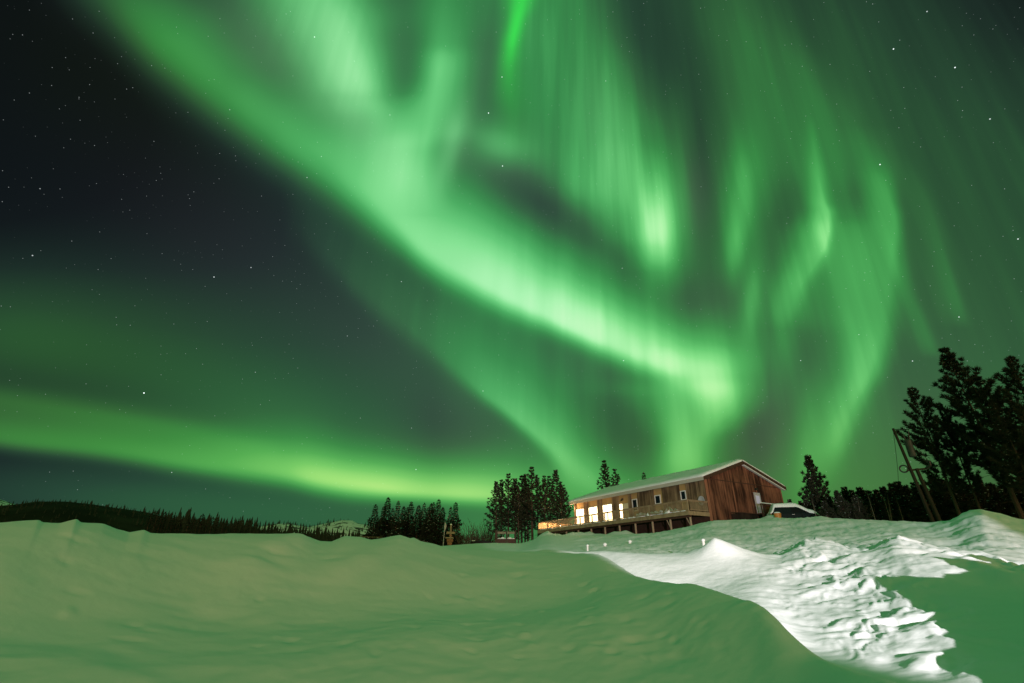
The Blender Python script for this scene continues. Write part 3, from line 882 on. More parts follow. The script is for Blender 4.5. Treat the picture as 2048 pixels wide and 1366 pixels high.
# dark board panels standing 9 cm proud of the plywood
for (y0, y1) in [(20.12, 20.43), (17.66, 18.46), (15.04, 15.86), (12.12, 13.25), (10.05, 10.57), (6.68, 9.08), (3.19, 5.48), (0.0, 2.33)]:
    MB().box((-0.09, y0, 0.02), (-0.002, y1, HE + HZ - 0.02)).build('wall_panel', M['panel'], lodge)
MB().box((-0.13, -0.05, 0.0), (0.22, -0.002, HE + HZ - 0.12)).build('corner_board', plain('red_brown_corner', (0.20, 0.085, 0.05), (0.34, 0.15, 0.085), (4, 4, 0.3), 4.0), lodge)
MB().box((0.23, -0.03, HE + HZ - 0.08), (W - 0.1, -0.003, HE + HZ - 0.01)).build('gable_trim', M['darkwood'], lodge)
MB().box((0.23, -0.10, 0.0), (W, -0.004, 0.62)).box((-0.16, 0.0, 0.0), (-0.092, L, HZ - 0.05)).build('shade_sheet', plain('shade_sheet_brown', (0.035, 0.018, 0.012), (0.06, 0.03, 0.02)), lodge)  # dark sheets added for the shade under the deck and at the gable foot
# roof: two slabs on rafters, snow lying on them
ov, og, rt = 0.50, 0.28, 0.20
def slab(x0, x1, t0, t1, ya, yb):
    """x0..x1 across, t = offset above the wall-plane line of the roof"""
    f = lambda x: HR + HZ - sl * abs(x - W / 2)
    return [(x0, f(x0) + t0), (x1, f(x1) + t0), (x1, f(x1) + t1), (x0, f(x0) + t1)]
mb = MB()
mb.prism(slab(-ov, W / 2 - .001, 0.02, rt, 0, 0), 1, -og, L + 0.5)
mb.prism(slab(W / 2 + .001, W + ov, 0.02, rt, 0, 0), 1, -og, L + 0.5)
roof = mb.build('roof', M['soffit'], lodge)
for side in (0, 1):
    x0, x1 = (-ov, W / 2 - 0.02) if side == 0 else (W / 2 + 0.02, W + ov)
    MB().prism(slab(x0, x1, -0.10, rt + 0.02, 0, 0), 1, -og - 0.035, -og - 0.003).build('rake_board', M['darkwood'], lodge)
MB().prism(slab(W / 2 + 0.1, W + 0.3, -0.20, -0.11, 0, 0), 1, -og - 0.02, -0.04).build('rake_soffit', M['white'], lodge)
xe = -ov
fe = HR + HZ - sl * (W / 2 + ov)
MB().box((xe - 0.035, -og, fe - 0.12), (xe - 0.002, L + 0.5, fe + rt + 0.01)).build('fascia', M['fascia'], lodge)
# roof snow as an uneven blanket
def blanket(x0, x1, seed):
    rnd = np.random.RandomState(seed)
    nx, ny = 22, 90
    vs = []; fs = []
    for j in range(ny + 1):
        for i in range(nx + 1):
            u, v = i / nx, j / ny
            x = x0 + (x1 - x0) * u; y = -og - 0.03 + (L + 0.56 + og) * v
            base = HR + HZ - sl * abs(x - W / 2) + rt
            e = min(u, 1 - u) * (x1 - x0); ey = min(v, 1 - v) * (L + 1)
            eo = (u if x0 < 0 else 1 - u) * (x1 - x0)
            th = 0.27 * (1 - math.exp(-max(eo, 0) / 0.14) * 0.62) * (1 - 0.45 * math.exp(-ey / 0.12))
            th += 0.06 * mnoise.noise(Vector((x * 0.5, y * 0.6, seed))) + 0.035 * mnoise.noise(Vector((x * 1.7, y * 1.9, seed)))
            xo = x
            if eo < 0.01: xo = x + (-1 if x0 < 0 else 1) * (0.05 + 0.06 * mnoise.noise(Vector((0, y * 1.3, seed))))
            vs.append((xo, y, base + max(th, 0.05)))
    n1 = len(vs)
    for j in range(ny + 1):
        for i in range(nx + 1):
            x = x0 + (x1 - x0) * i / nx; y = -og - 0.03 + (L + 0.56 + og) * j / ny
            vs.append((x, y, HR + HZ - sl * abs(x - W / 2) + rt + 0.003))
    q = lambda i, j, k=0: k * n1 + j * (nx + 1) + i
    for j in range(ny):
        for i in range(nx): fs.append((q(i, j), q(i + 1, j), q(i + 1, j + 1), q(i, j + 1)))
    for j in range(ny):
        for i in (0, nx): fs.append((q(i, j), q(i, j + 1), q(i, j + 1, 1), q(i, j, 1)))
    for i in range(nx):
        for j in (0, ny): fs.append((q(i, j), q(i + 1, j), q(i + 1, j, 1), q(i, j, 1)))
    return MB().add(vs, fs)
for side in (0, 1):
    x0, x1 = (-ov - 0.02, W / 2) if side == 0 else (W / 2, W + ov + 0.02)
    blanket(x0, x1, 3 + side).build('roof_snow', M['snow_cap'], roof, smooth=True)
# windows on the deck side
def window(y0, y1, z0, z1, lit, muntin=False):
    fr = MB(); w = 0.09
    za, zb_ = z0 + HZ, z1 + HZ
    xo, xi = -0.065, -0.003
    fr.box((xo, y0, za), (xi, y0 + w, zb_)); fr.box((xo, y1 - w, za), (xi, y1, zb_))
    fr.box((xo, y0 + w, zb_ - w), (xi, y1 - w, zb_)); fr.box((xo, y0 + w, za), (xi, y1 - w, za + w))
    if muntin: fr.box((xo, (y0 + y1) / 2 - 0.02, za + w), (xi - 0.02, (y0 + y1) / 2 + 0.02, zb_ - w))
    f = fr.build('window', M['white'], lodge)
    MB().box((-0.02, y0 + w, za + w), (-0.004, y1 - w, zb_ - w)).build('pane', M['lit'] if lit else M['glass'], f)
for (y0, y1, mt) in ((18.5, 20.1, False), (15.92, 17.62, False), (13.32, 15.0, True)): window(y0, y1, 0.35, 2.25, True, mt)
for (y0, y1, z0) in ((9.22, 10.02, 1.05), (5.8, 6.62, 1.42), (2.45, 3.14, 1.42)): window(y0, y1, z0 - 0.02, 2.3, False)
# entrance on the deck: pale door with a lamplit side light
d = MB().box((-0.05, 10.68, HZ + 0.03), (-0.004, 11.54, HZ + 2.0)).build('door', plain('cream_door', (0.62, 0.55, 0.36), (0.68, 0.6, 0.4)), lodge)
MB().box((-0.09, 10.74, HZ + 0.95), (-0.052, 10.82, HZ + 1.05)).build('handle', M['metal'], d)
f = MB().box((-0.05, 11.57, HZ + 0.03), (-0.03, 11.62, HZ + 2.0)).box((-0.05, 12.06, HZ + 0.03), (-0.03, 12.11, HZ + 2.0)).box((-0.05, 11.57, HZ + 2.0), (-0.03, 12.11, HZ + 2.06)).build('window', M['white'], lodge)
MB().box((-0.025, 11.62, HZ + 0.06), (-0.004, 12.06, HZ + 2.0)).build('pane', M['lit'], f)
lp = MB().box((-0.06, 11.4, HZ + 2.40), (-0.003, 11.52, HZ + 2.62)).tube([(-0.03, 11.46, HZ + 2.52), (-0.18, 11.46, HZ + 2.58), (-0.22, 11.46, HZ + 2.45)], 0.02, 6).tube([(-0.22, 11.46, HZ + 2.47), (-0.22, 11.46, HZ + 2.30)], [0.05, 0.13], 8).build('wall_lamp', M['black'], lodge)
# door in the gable
d = MB().box((6.9, -0.05, HZ + 0.15), (7.86, -0.004, HZ + 2.3)).build('door', plain('grey_white_door', (0.42, 0.42, 0.42), (0.5, 0.5, 0.5)), lodge)
MB().box((7.1, -0.07, HZ + 1.25), (7.66, -0.052, HZ + 2.0)).build('pane', emit_mat('bright_door_glass', (0.95, 0.93, 1.0), 0.30), d)
MB().box((7.74, -0.10, HZ + 1.0), (7.8, -0.052, HZ + 1.12)).build('handle', M['metal'], d)
MB().box((7.2, -0.05, HZ + 2.55), (7.34, -0.004, HZ + 2.75)).tube([(7.27, -0.04, HZ + 2.68), (7.27, -0.2, HZ + 2.72), (7.27, -0.22, HZ + 2.55)], [0.03, 0.04, 0.11], 8).build('wall_lamp', M['black'], lodge)
# lamp under the eave at the far end, out of sight behind the corner, that floods the deck
pl_ = bpy.data.lights.new('eave_lamp', 'POINT'); pl_.energy = 150; pl_.color = (1.0, 0.62, 0.30); pl_.shadow_soft_size = 0.08
po = bpy.data.objects.new('eave_lamp', pl_); COL.objects.link(po); po.location = L3(-0.30, L + 0.28, 2.45)
MB().tube([(-0.30, L + 0.28, HZ + 2.86), (-0.30, L + 0.28, HZ + 2.60)], [0.04, 0.10], 8).build('wall_lamp', M['black'], lodge)

# ------------------------------------------------------------------ deck
DZ0 = 2.2
deck = empty('wooden_deck', L3(-DD / 2, 0, -DZ0), HROT, 'raised wooden deck with slatted railing along the front of the lodge', 'deck')
X0 = -DD / 2; X1 = DD / 2
YE = L + EXT
fl_ = MB()
n = int(DD / 0.15)
for i in range(n):
    fl_.box((X0 + i * DD / n + 0.004, 0, DZ0 - 0.04), (X0 + (i + 1) * DD / n - 0.004 - (0.10 if i == n - 1 else 0), L, DZ0))
fl_.box((X0, L + 0.004, DZ0 - 0.04), (X1 + 3.2, YE, DZ0 - 0.002))
fl_.build('deck_floor', M['deckwood'], deck)
MB().box((X0 - 0.05, -0.02, DZ0 - TH), (X0 - 0.004, YE, DZ0 - 0.045)).box((X0 - 0.004, -0.06, DZ0 - TH), (X1 - 0.14, -0.012, DZ0 - 0.045)).box((X0, YE + 0.002, DZ0 - TH), (X1 + 3.2, YE + 0.05, DZ0 - 0.045)).build('rim_beam', M['deckwood'], deck)
MB().box((X0 + 0.16, 0.0, DZ0 - TH - 0.18), (X0 + 0.30, YE, DZ0 - TH - 0.004)).build('bearer', M['darkwood'], deck)
for i, y in enumerate((23.4, 21.11, 18.84, 16.52, 14.16, 11.82, 9.5, 7.14, 4.77, 2.49, 0.12)):
    gp = L3(-DD + 0.25, y, 0); gz = ground_z(gp.x, gp.y) - NC.z
    mb = MB().tube([(X0 + 0.23, y, DZ0 + gz - 0.3), (X0 + 0.23, y, DZ0 - TH - 0.184)], 0.10, 10)
    if i in (9, 10): mb.tube([(X0 + 0.23, y + 0.06, DZ0 - TH - 0.9), (X0 + 0.23, y + 0.42, DZ0 - TH - 0.2)], 0.045, 6)
    mb.build('post', M['postwood'], deck)
rys = [24.63, 22.46, 20.29, 18.06, 15.85, 13.68, 11.54, 9.26, 7.07, 4.86, 2.42, 0.05]
for y in rys: MB().box((X0 + 0.02, y - 0.05, DZ0 + 0.002), (X0 + 0.12, y + 0.05, DZ0 + RAIL - 0.045)).build('rail_post', M['deckwood'], deck)
for ya, yb in zip(rys[1:], rys[:-1]):
    mb = MB(); a_, b__ = ya + 0.052, yb - 0.052
    mb.box((X0 + 0.05, a_, DZ0 + RAIL - 0.13), (X0 + 0.09, b__, DZ0 + RAIL - 0.05)); mb.box((X0 + 0.05, a_, DZ0 + 0.08), (X0 + 0.09, b__, DZ0 + 0.15))
    k_ = int((b__ - a_) / 0.125)
    for i in range(k_):
        y = a_ + (i + 0.5) * (b__ - a_) / k_
        mb.box((X0 + 0.012, y - 0.018, DZ0 + 0.06), (X0 + 0.047, y + 0.018, DZ0 + RAIL - 0.055))
    mb.build('railing_panel', M['deckwood'], deck)
mb = MB(); mb.box((X0 + 0.25, -0.005, DZ0 + RAIL - 0.13), (X1 - 0.16, 0.035, DZ0 + RAIL - 0.05)); mb.box((X0 + 0.25, -0.005, DZ0 + 0.08), (X1 - 0.16, 0.035, DZ0 + 0.15))
for i in range(20): mb.box((X0 + 0.28 + i * 0.118, -0.04, DZ0 + 0.06), (X0 + 0.316 + i * 0.118, -0.008, DZ0 + RAIL - 0.055))
mb.build('railing_panel', M['deckwood'], deck)
mb = MB(); mb.box((X0 + 0.12, YE - 0.09, DZ0 + RAIL - 0.13), (X1 + 3.2, YE - 0.05, DZ0 + RAIL - 0.05)); mb.box((X0 + 0.12, YE - 0.09, DZ0 + 0.08), (X1 + 3.2, YE - 0.05, DZ0 + 0.15))
for i in range(42): mb.box((X0 + 0.16 + i * 0.135, YE - 0.12, DZ0 + 0.02), (X0 + 0.278 + i * 0.135, YE - 0.093, DZ0 + RAIL - 0.055))
mb.build('end_screen', plain('pale_screen_boards', (0.44, 0.30, 0.18), (0.56, 0.40, 0.25), (6, 1, 0.5), 3.0), deck)
MB().box((X0 - 0.01, -0.06, DZ0 + RAIL - 0.043), (X0 + 0.15, YE, DZ0 + RAIL)).box((X0 + 0.152, -0.06, DZ0 + RAIL - 0.043), (X1 - 0.15, 0.06, DZ0 + RAIL)).box((X0 + 0.152, YE - 0.15, DZ0 + RAIL - 0.043), (X1 + 3.2, YE, DZ0 + RAIL)).build('top_rail', M['deckwood'], deck)
# snow lying on the deck
rnd = random.Random(4)
mb = MB()
for i in range(34):
    y = rnd.uniform(0.3, YE - 0.3)
    mb.lump((X0 + 0.03 + rnd.uniform(0, 0.05), y, DZ0), 0.08 + rnd.random() * 0.06, 0.10 + rnd.random() * 0.16, 0.05 + rnd.random() * 0.06, i, seg=8, rings=4)
for i in range(16):
    y = 13.5 + i * 0.72
    mb.lump((X0 + 0.9 + rnd.uniform(-.3, .3), y, DZ0), 0.6, 0.7, 0.16 + 0.14 * rnd.random(), 40 + i)
for i in range(9):
    y = 2.0 + i * 0.62
    mb.lump((X0 + 0.55 + rnd.uniform(-.2, .2), y, DZ0), 0.42, 0.5, 0.30 + 0.22 * rnd.random(), 70 + i, rough=0.5)
mb.build('snow', M['snow_cap'], deck, smooth=True)['kind'] = 'stuff'

# unseen lantern added to brighten the far railing of the deck
ln = empty('added_lantern', L3(-1.05, L + 1.9, 0.0), HROT, 'unseen lantern added to light the far left end of the deck', 'lantern')
MB().box((-0.13, -0.13, 0), (0.13, 0.13, 0.05)).build('base', M['black'], ln)
MB().prism([(-0.15, 0.47), (0.15, 0.47), (0.0, 0.60)], 1, -0.14, 0.14).build('cap', M['black'], ln)
mb = MB()
for sx_ in (-1, 1):
    for sy_ in (-1, 1): mb.box((sx_ * 0.12 - 0.01, sy_ * 0.12 - 0.01, 0.05), (sx_ * 0.12 + 0.01, sy_ * 0.12 + 0.01, 0.47))
mb.build('frame', M['black'], ln)
MB().lump((0, 0, 0.10), 0.05, 0.05, 0.14, 3, 0.05).build('flame', emit_mat('added_lantern_flame', (1.0, 0.6, 0.25), 20.0), ln, smooth=True)
l2 = bpy.data.lights.new('added_lantern_light', 'POINT'); l2.energy = 1500; l2.color = (1.0, 0.60, 0.28); l2.shadow_soft_size = 0.06
lo = bpy.data.objects.new('added_lantern_light', l2); COL.objects.link(lo); lo.location = L3(-1.05, L + 1.9, 0.34)

# satellite dish on the wall beside the near corner
sd = empty('satellite_dish', L3(-0.14, 0.35, 1.05), HROT, 'small grey satellite dish on the lodge wall beside the near corner', 'satellite dish')
mb = MB(); vs = [(-0.30, 0, 0)]; fs = []
for j in range(1, 6):
    for k in range(20):
        t = 2 * math.pi * k / 20; rr_ = 0.42 * j / 5
        vs.append((-0.30 - 0.5 * rr_ * rr_, rr_ * math.cos(t) * 0.9, rr_ * math.sin(t)))
for k in range(20): fs.append((0, 1 + k, 1 + (k + 1) % 20))
for j in range(4):
    for k in range(20): fs.append((1 + j * 20 + k, 1 + (j + 1) * 20 + k, 1 + (j + 1) * 20 + (k + 1) % 20, 1 + j * 20 + (k + 1) % 20))
n_ = len(vs); vs += [(x + 0.02, y, z) for x, y, z in vs]; fs += [tuple(n_ + i for i in reversed(f)) for f in fs]
for k in range(20): fs.append((81 + k, n_ + 81 + k, n_ + 81 + (k + 1) % 20, 81 + (k + 1) % 20))
mb.add(vs, fs); mb.build('dish', M['metal'], sd, smooth=True)
MB().tube([(0.04, 0, -0.1), (-0.28, 0, 0)], 0.025, 8).tube([(-0.30, 0, -0.38), (-0.72, 0, -0.06)], 0.015, 6).box((-0.78, -0.04, -0.08), (-0.70, 0.04, 0.0)).build('arm', M['black'], sd)

# landing with stairs at the gable door
ld = empty('entry_landing', L3(6.7, -0.85, -1.6), HROT, 'small wooden landing with snowy handrail outside the white gable door', 'landing')
lz = 1.6
MB().box((-1.3, -0.75, lz + 0.02), (1.5, 0.79, lz + 0.12)).build('platform', M['darkwood'], ld)
for x, y in ((-1.2, -0.68), (1.4, -0.68), (-1.2, 0.6), (1.4, 0.6)): MB().box((x - 0.05, y - 0.05, -0.3), (x + 0.05, y + 0.05, lz + 0.018)).build('leg', M['darkwood'], ld)
mb = MB()
for x in (-1.24, 0.1, 1.44): mb.box((x - 0.04, -0.73, lz + 0.122), (x + 0.04, -0.65, lz + 0.95))
mb.box((-1.3, -0.74, lz + 0.952), (1.5, -0.64, lz + 1.0))
for i in range(18): mb.box((-1.15 + i * 0.145, -0.70, lz + 0.14), (-1.12 + i * 0.145, -0.67, lz + 0.95))
mb.build('railing', M['darkwood'], ld)
mb = MB()
for i in range(14): mb.lump((-1.2 + i * 0.2, -0.69, lz + 1.0), 0.15, 0.075, 0.09, i, seg=8, rings=4)
mb.build('snow', M['snow_cap'], ld, smooth=True)['kind'] = 'stuff'
mb = MB()
for x in (-1.28, -0.2): mb.prism([(-0.75, lz + 0.1), (-0.75, lz - 0.2), (-3.0, -0.3), (-3.0, 0.0)], 0, x - 0.03, x + 0.03)
for i in range(7): mb.box((-1.24, -0.98 - i * 0.3, lz - 0.1 - i * 0.21), (-0.24, -0.72 - i * 0.3, lz - 0.06 - i * 0.21))
mb.build('stairs', M['darkwood'], ld)
g = L3(7.75, -0.75, 0.13)
bar = empty('barrel', g, HROT, 'rusty orange barrel on the landing by the white gable door', 'barrel')
MB().tube([(0, 0, 0), (0, 0, 0.1), (0, 0, 0.35), (0, 0, 0.6), (0, 0, 0.7)], [0.27, 0.29, 0.3, 0.29, 0.27], 16).build('drum', plain('rusty_orange', (0.30, 0.09, 0.02), (0.42, 0.16, 0.04)), bar)
MB().tube([(0, 0, 0.23), (0, 0, 0.26)], 0.31, 16).tube([(0, 0, 0.47), (0, 0, 0.5)], 0.31, 16).build('hoop', M['darkwood'], bar)
# dark box added where shade lies on the gable foot
bn = empty('shade_box', L3(4.2, -0.75, -1.5), HROT, 'dark box added for the shade at the foot of the gable wall', 'shade box')
MB().box((-1.35, -0.45, 0), (1.0, 0.62, 1.5)).build('body', board_mat('shade_box_boards', (0.012, 0.008, 0.006), (0.035, 0.022, 0.016), 0.16), bn)
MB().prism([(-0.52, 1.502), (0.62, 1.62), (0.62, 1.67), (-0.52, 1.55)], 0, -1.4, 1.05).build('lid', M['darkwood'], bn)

# ------------------------------------------------------------------ vegetation
m, nt, b = new_mat('pine_needles', (0.035, 0.05, 0.028), 0.75, 0.2)
noise_col(m, nt, b, [(0.3, (0.016, 0.024, 0.013)), (0.7, (0.040, 0.044, 0.025))], nscale=9.0)
M['needles'] = m
m, nt, b = new_mat('spruce_needles', (0.03, 0.05, 0.03), 0.75, 0.2)
noise_col(m, nt, b, [(0.3, (0.014, 0.024, 0.014)), (0.7, (0.034, 0.044, 0.027))], nscale=9.0)
M['spruce'] = m
M['bark'] = plain('grey_brown_bark', (0.05, 0.034, 0.024), (0.12, 0.085, 0.06), (8, 8, 2), 4.0, 0.9)
M['birch'] = plain('pale_bark', (0.16, 0.13, 0.10), (0.28, 0.24, 0.19), (8, 8, 3), 4.0, 0.9)
M['twig'] = plain('brown_twigs', (0.07, 0.05, 0.035), (0.12, 0.09, 0.06), (1, 1, 1), 4.0, 0.9)


def blade(mb, p, d, ln, wd, rnd):
    """one leaf-sized needle clump: a thin kite"""
    d = d.normalized()
    s = d.cross(Vector((rnd.uniform(-1, 1), rnd.uniform(-1, 1), rnd.uniform(-1, 1))))
    if s.length < 1e-3: return
    s = s.normalized() * wd
    mb.v += [tuple(p), tuple(p + d * ln * 0.45 + s), tuple(p + d * ln), tuple(p + d * ln * 0.45 - s)]
    n = len(mb.v)
    mb.f.append((n - 4, n - 3, n - 2, n - 1)); mb.mi.append(0)


def make_pine(seed, H=12.0, crown=0.30, rad=1.9, dens=1.0, tuft=0.42, wd=0.033, mult=1.0):
    """lodgepole pine: bare lower trunk with dead sticks, tufted upcurving branches; height H"""
    rnd = random.Random(seed)
    root = empty('pine_tree', (0, 0, 0))
    tr = MB()
    pts = []; wob = [rnd.uniform(-.10, .10) for _ in range(4)]
    for i in range(9):
        t = i / 8
        pts.append((wob[0] * math.sin(t * 3 + wob[2] * 20) * (1 - t), wob[1] * math.sin(t * 4) * (1 - t), t * H * 0.985))
    tr.tube(pts, [0.155 * (1 - 0.93 * (i / 8)) for i in range(9)], 7)
    for i in range(int(16 * dens)):
        z = H * rnd.uniform(0.08, crown + 0.08); a = rnd.uniform(0, 6.28); l = rnd.uniform(0.4, 1.2)
        tr.tube([(0.1 * math.cos(a), 0.1 * math.sin(a), z), (l * math.cos(a), l * math.sin(a), z - rnd.uniform(0, .35))], [0.018, 0.006], 4, cap=False)
    cr = MB(); sn = MB()
    z = H * crown
    while z < H * 0.99:
        t = (z / H - crown) / (1 - crown)
        prof = (1.0 - (t - 0.3) / 0.7) ** 0.95 if t > 0.3 else 0.6 + 1.3 * t
        prof = min(prof, 0.95)
        nb = rnd.randint(3, 5)
        a0 = rnd.uniform(0, 6.28)
        for kq in range(nb):
            if rnd.random() > 0.90: continue
            a = a0 + 6.28 * kq / nb + rnd.uniform(-.5, .5)
            L_ = max(0.16, rad * prof * rnd.uniform(0.5, 1.25))
            up0 = rnd.uniform(-0.25, 0.25) + 0.55 * t
            o = Vector((math.cos(a), math.sin(a), 0))
            n = max(3, int(L_ / 0.22 * dens))
            P = []
            for i in range(n + 1):
                s = i / n
                P.append(Vector((0, 0, z)) + o * (L_ * s) + Vector((0, 0, L_ * (up0 * s + 0.30 * s * s - 0.12 * math.sin(s * 3.1)))))
            tr.tube([P[0], P[n // 2], P[-1]], [0.03, 0.018, 0.008], 4, cap=False)
            for i in range(1, n + 1):
                s = i / n
                if s < 0.30 and t < 0.8: continue
                dirb = (P[i] - P[i - 1]).normalized()
                for c in range(3 if i == n else 2):
                    side = dirb.cross(Vector((0, 0, 1))) * rnd.uniform(-1, 1)
                    q = P[i] + side * 0.24 * rnd.uniform(0.2, 1.0) * min(1, L_)
                    dd = (dirb + side * 0.8 + Vector((0, 0, 0.55))).normalized()
                    for _ in range(int((7 * dens + 2) * mult)):
                        blade(cr, q, dd + Vector((rnd.gauss(0, .5), rnd.gauss(0, .5), rnd.gauss(0, .42))), tuft * (0.6 + 0.4 * min(1, L_)) * rnd.uniform(0.6, 1.15), wd, rnd)
                    if rnd.random() < 0.06: sn.lump(q + Vector((0, 0, 0.08)), 0.14 * rnd.uniform(.5, 1.3), 0.09, 0.05, rnd.randint(0, 999), seg=6, rings=2)
        z += H * 0.030 * rnd.uniform(0.7, 1.3)
    for _ in range(12): blade(cr, Vector((0, 0, H * 0.97)), Vector((rnd.gauss(0, .35), rnd.gauss(0, .35), 1)), tuft * 0.9, 0.04, rnd)
    cr.add(sn.v, sn.f, 1)
    tr.build('trunk', M['bark'], root, recalc=False); cr.build('crown', [M['needles'], M['snow_cap']], root, recalc=False)
    return root, H


def make_spruce(seed, H=12.0, rad=2.2, low=0.05, dens=1.0, snow=0.07):
    rnd = random.Random(seed)
    root = empty('spruce_tree', (0, 0, 0))
    tr = MB().tube([(0, 0, 0), (0.03, 0, H * 0.5), (0, 0, H * 0.97)], [0.16, 0.09, 0.015], 7)
    cr = MB(); sn = MB()
    z = H * low
    while z < H * 0.985:
        t = z / H
        R_ = rad * (1 - t) ** 0.9 * (0.8 + 0.25 * math.sin(z * 2.1 + seed)) + 0.08
        nb = 6 if t < 0.8 else 5
        a0 = rnd.uniform(0, 6.28)
        for kq in range(nb):
            a = a0 + 6.28 * kq / nb + rnd.uniform(-.3, .3)
            L_ = R_ * rnd.uniform(0.62, 1.18)
            o = Vector((math.cos(a), math.sin(a), 0)); sd_ = Vector((-o.y, o.x, 0))
            n = max(2, int(L_ / 0.26 * dens))
            for i in range(1, n + 1):
                s = i / n
                p = Vector((0, 0, z)) + o * (L_ * s) + Vector((0, 0, L_ * (-0.42 * s + 0.26 * s * s)))
                for _ in range(int(5 * dens) + 1):
                    w = sd_ * rnd.uniform(-1, 1)
                    blade(cr, p + w * 0.22 * L_ * (1.1 - s), o * 0.7 + w * 0.8 + Vector((0, 0, rnd.uniform(-.75, .25))), 0.50 * (0.42 + 0.58 * min(1, R_ / 1.2)) * rnd.uniform(.6, 1.15), 0.10 * (0.45 + 0.55 * min(1, R_)), rnd)
                if rnd.random() < snow: sn.lump(p + Vector((0, 0, 0.05)), 0.2 * rnd.uniform(.5, 1.2), 0.13, 0.06, rnd.randint(0, 999), seg=6, rings=2)
        z += H * 0.021 * rnd.uniform(0.7, 1.3)
    for _ in range(14): blade(cr, Vector((0, 0, H * 0.965)), Vector((rnd.gauss(0, .28), rnd.gauss(0, .28), 1)), 0.45, 0.05, rnd)
    cr.add(sn.v, sn.f, 1)
    tr.build('trunk', M['bark'], root, recalc=False); cr.build('crown', [M['spruce'], M['snow_cap']], root, recalc=False)
    return root, H


def make_bare(name, seed, H, nstem, spread, mat, twigs=26):
    rnd = random.Random(seed)
    root = empty(name, (0, 0, 0))
    tr = MB(); br = MB()
    for sidx in range(nstem):
        a = rnd.uniform(0, 6.28); l = rnd.uniform(0.2, 1) * spread; h = H * rnd.uniform(0.72, 1.0)
        top = Vector((l * math.cos(a), l * math.sin(a), h))
        b0 = Vector((0.08 * l * math.cos(a), 0.08 * l * math.sin(a), 0))
        mid = b0.lerp(top, 0.5) + Vector((rnd.uniform(-.1, .1), rnd.uniform(-.1, .1), 0)) * H * 0.1
        r0 = 0.012 * H if nstem < 4 else 0.008 * H
        tr.tube([b0, mid, top], [r0, r0 * 0.6, 0.006], 5, cap=False)
        for i in range(twigs):
            s = rnd.uniform(0.3, 0.98)
            p = b0.lerp(mid, s * 2) if s < 0.5 else mid.lerp(top, s * 2 - 1)
            a2 = rnd.uniform(0, 6.28); tl = H * 0.20 * (1.2 - s) * rnd.uniform(.5, 1.3)
            br.tube([p, p + Vector((math.cos(a2) * tl * 0.55, math.sin(a2) * tl * 0.55, tl * rnd.uniform(.6, 1.1)))], [0.012, 0.004], 3, cap=False)
    tr.build('trunk' if nstem < 4 else 'stems', mat, root, recalc=False)
    br.build('crown', M['twig'], root, recalc=False)
    return root, H


POOL = {}
def plant(kind, variant, base, tip, sx=1.0, label=None, cat='tree', group=None, spin=None):
    """copy of a plant with its foot at base and its tip at tip"""
    key = (kind, variant)
    src, H = PROTO[key]
    if key not in POOL:
        POOL[key] = src; o = src
    else: o = copy_tree(src)
    d = tip - base
    s = d.length / H
    q = Vector((0, 0, 1)).rotation_difference(d.normalized())
    o.rotation_mode = 'QUATERNION'
    from mathutils import Quaternion
    o.rotation_quaternion = q @ Quaternion((0, 0, 1), (spin if spin is not None else (base.x * 7.7 + base.y * 3.3)))
    o.location = base
    o.scale = (s * sx, s * sx, s)
    for key_ in ('label', 'group', 'category'):
        if key_ in o: del o[key_]
    tag(o, label, cat, group)
    return o


PROTO = {}
for i in range(3): PROTO[('pine', i)] = make_pine(11 + i, crown=(0.30, 0.22, 0.36)[i], rad=(1.35, 1.2, 1.3)[i], tuft=0.36)
for i in range(3): PROTO[('bigpine', i)] = make_pine(31 + i, crown=(0.28, 0.34, 0.31)[i], rad=(2.3, 2.0, 2.2)[i], dens=1.5, tuft=0.38, wd=0.022, mult=1.7)
for i in range(3): PROTO[('youngpine', i)] = make_pine(51 + i, H=5.0, crown=0.08, rad=1.15, dens=1.2, tuft=0.34)
for i in range(3): PROTO[('spruce', i)] = make_spruce(71 + i, rad=(2.7, 2.3, 2.5)[i])
for i in range(2): PROTO[('farspruce', i)] = make_spruce(91 + i, H=12, rad=1.9, dens=0.7, snow=0.0)
PROTO[('bush', 0)] = make_bare('willow_bush', 5, 4.0, 16, 2.0, M['twig'], 14)
PROTO[('bush', 1)] = make_bare('willow_bush', 6, 4.0, 13, 1.7, M['twig'], 14)
PROTO[('birch', 0)] = make_bare('bare_birch', 7, 6.0, 1, 0.4, M['birch'], 40)
PROTO[('birch', 1)] = make_bare('bare_birch', 8, 6.0, 2, 0.9, M['birch'], 30)

ORD = ['first', 'second', 'third', 'fourth', 'fifth', 'sixth', 'seventh', 'eighth', 'ninth', 'tenth', 'eleventh', 'twelfth', 'thirteenth', 'fourteenth', 'fifteenth', 'sixteenth', 'seventeenth', 'eighteenth', 'nineteenth', 'twentieth', 'twenty first', 'twenty second', 'twenty third', 'twenty fourth', 'twenty fifth', 'twenty sixth', 'twenty seventh', 'twenty eighth', 'twenty ninth', 'thirtieth', 'thirty first', 'thirty second', 'thirty third', 'thirty fourth']


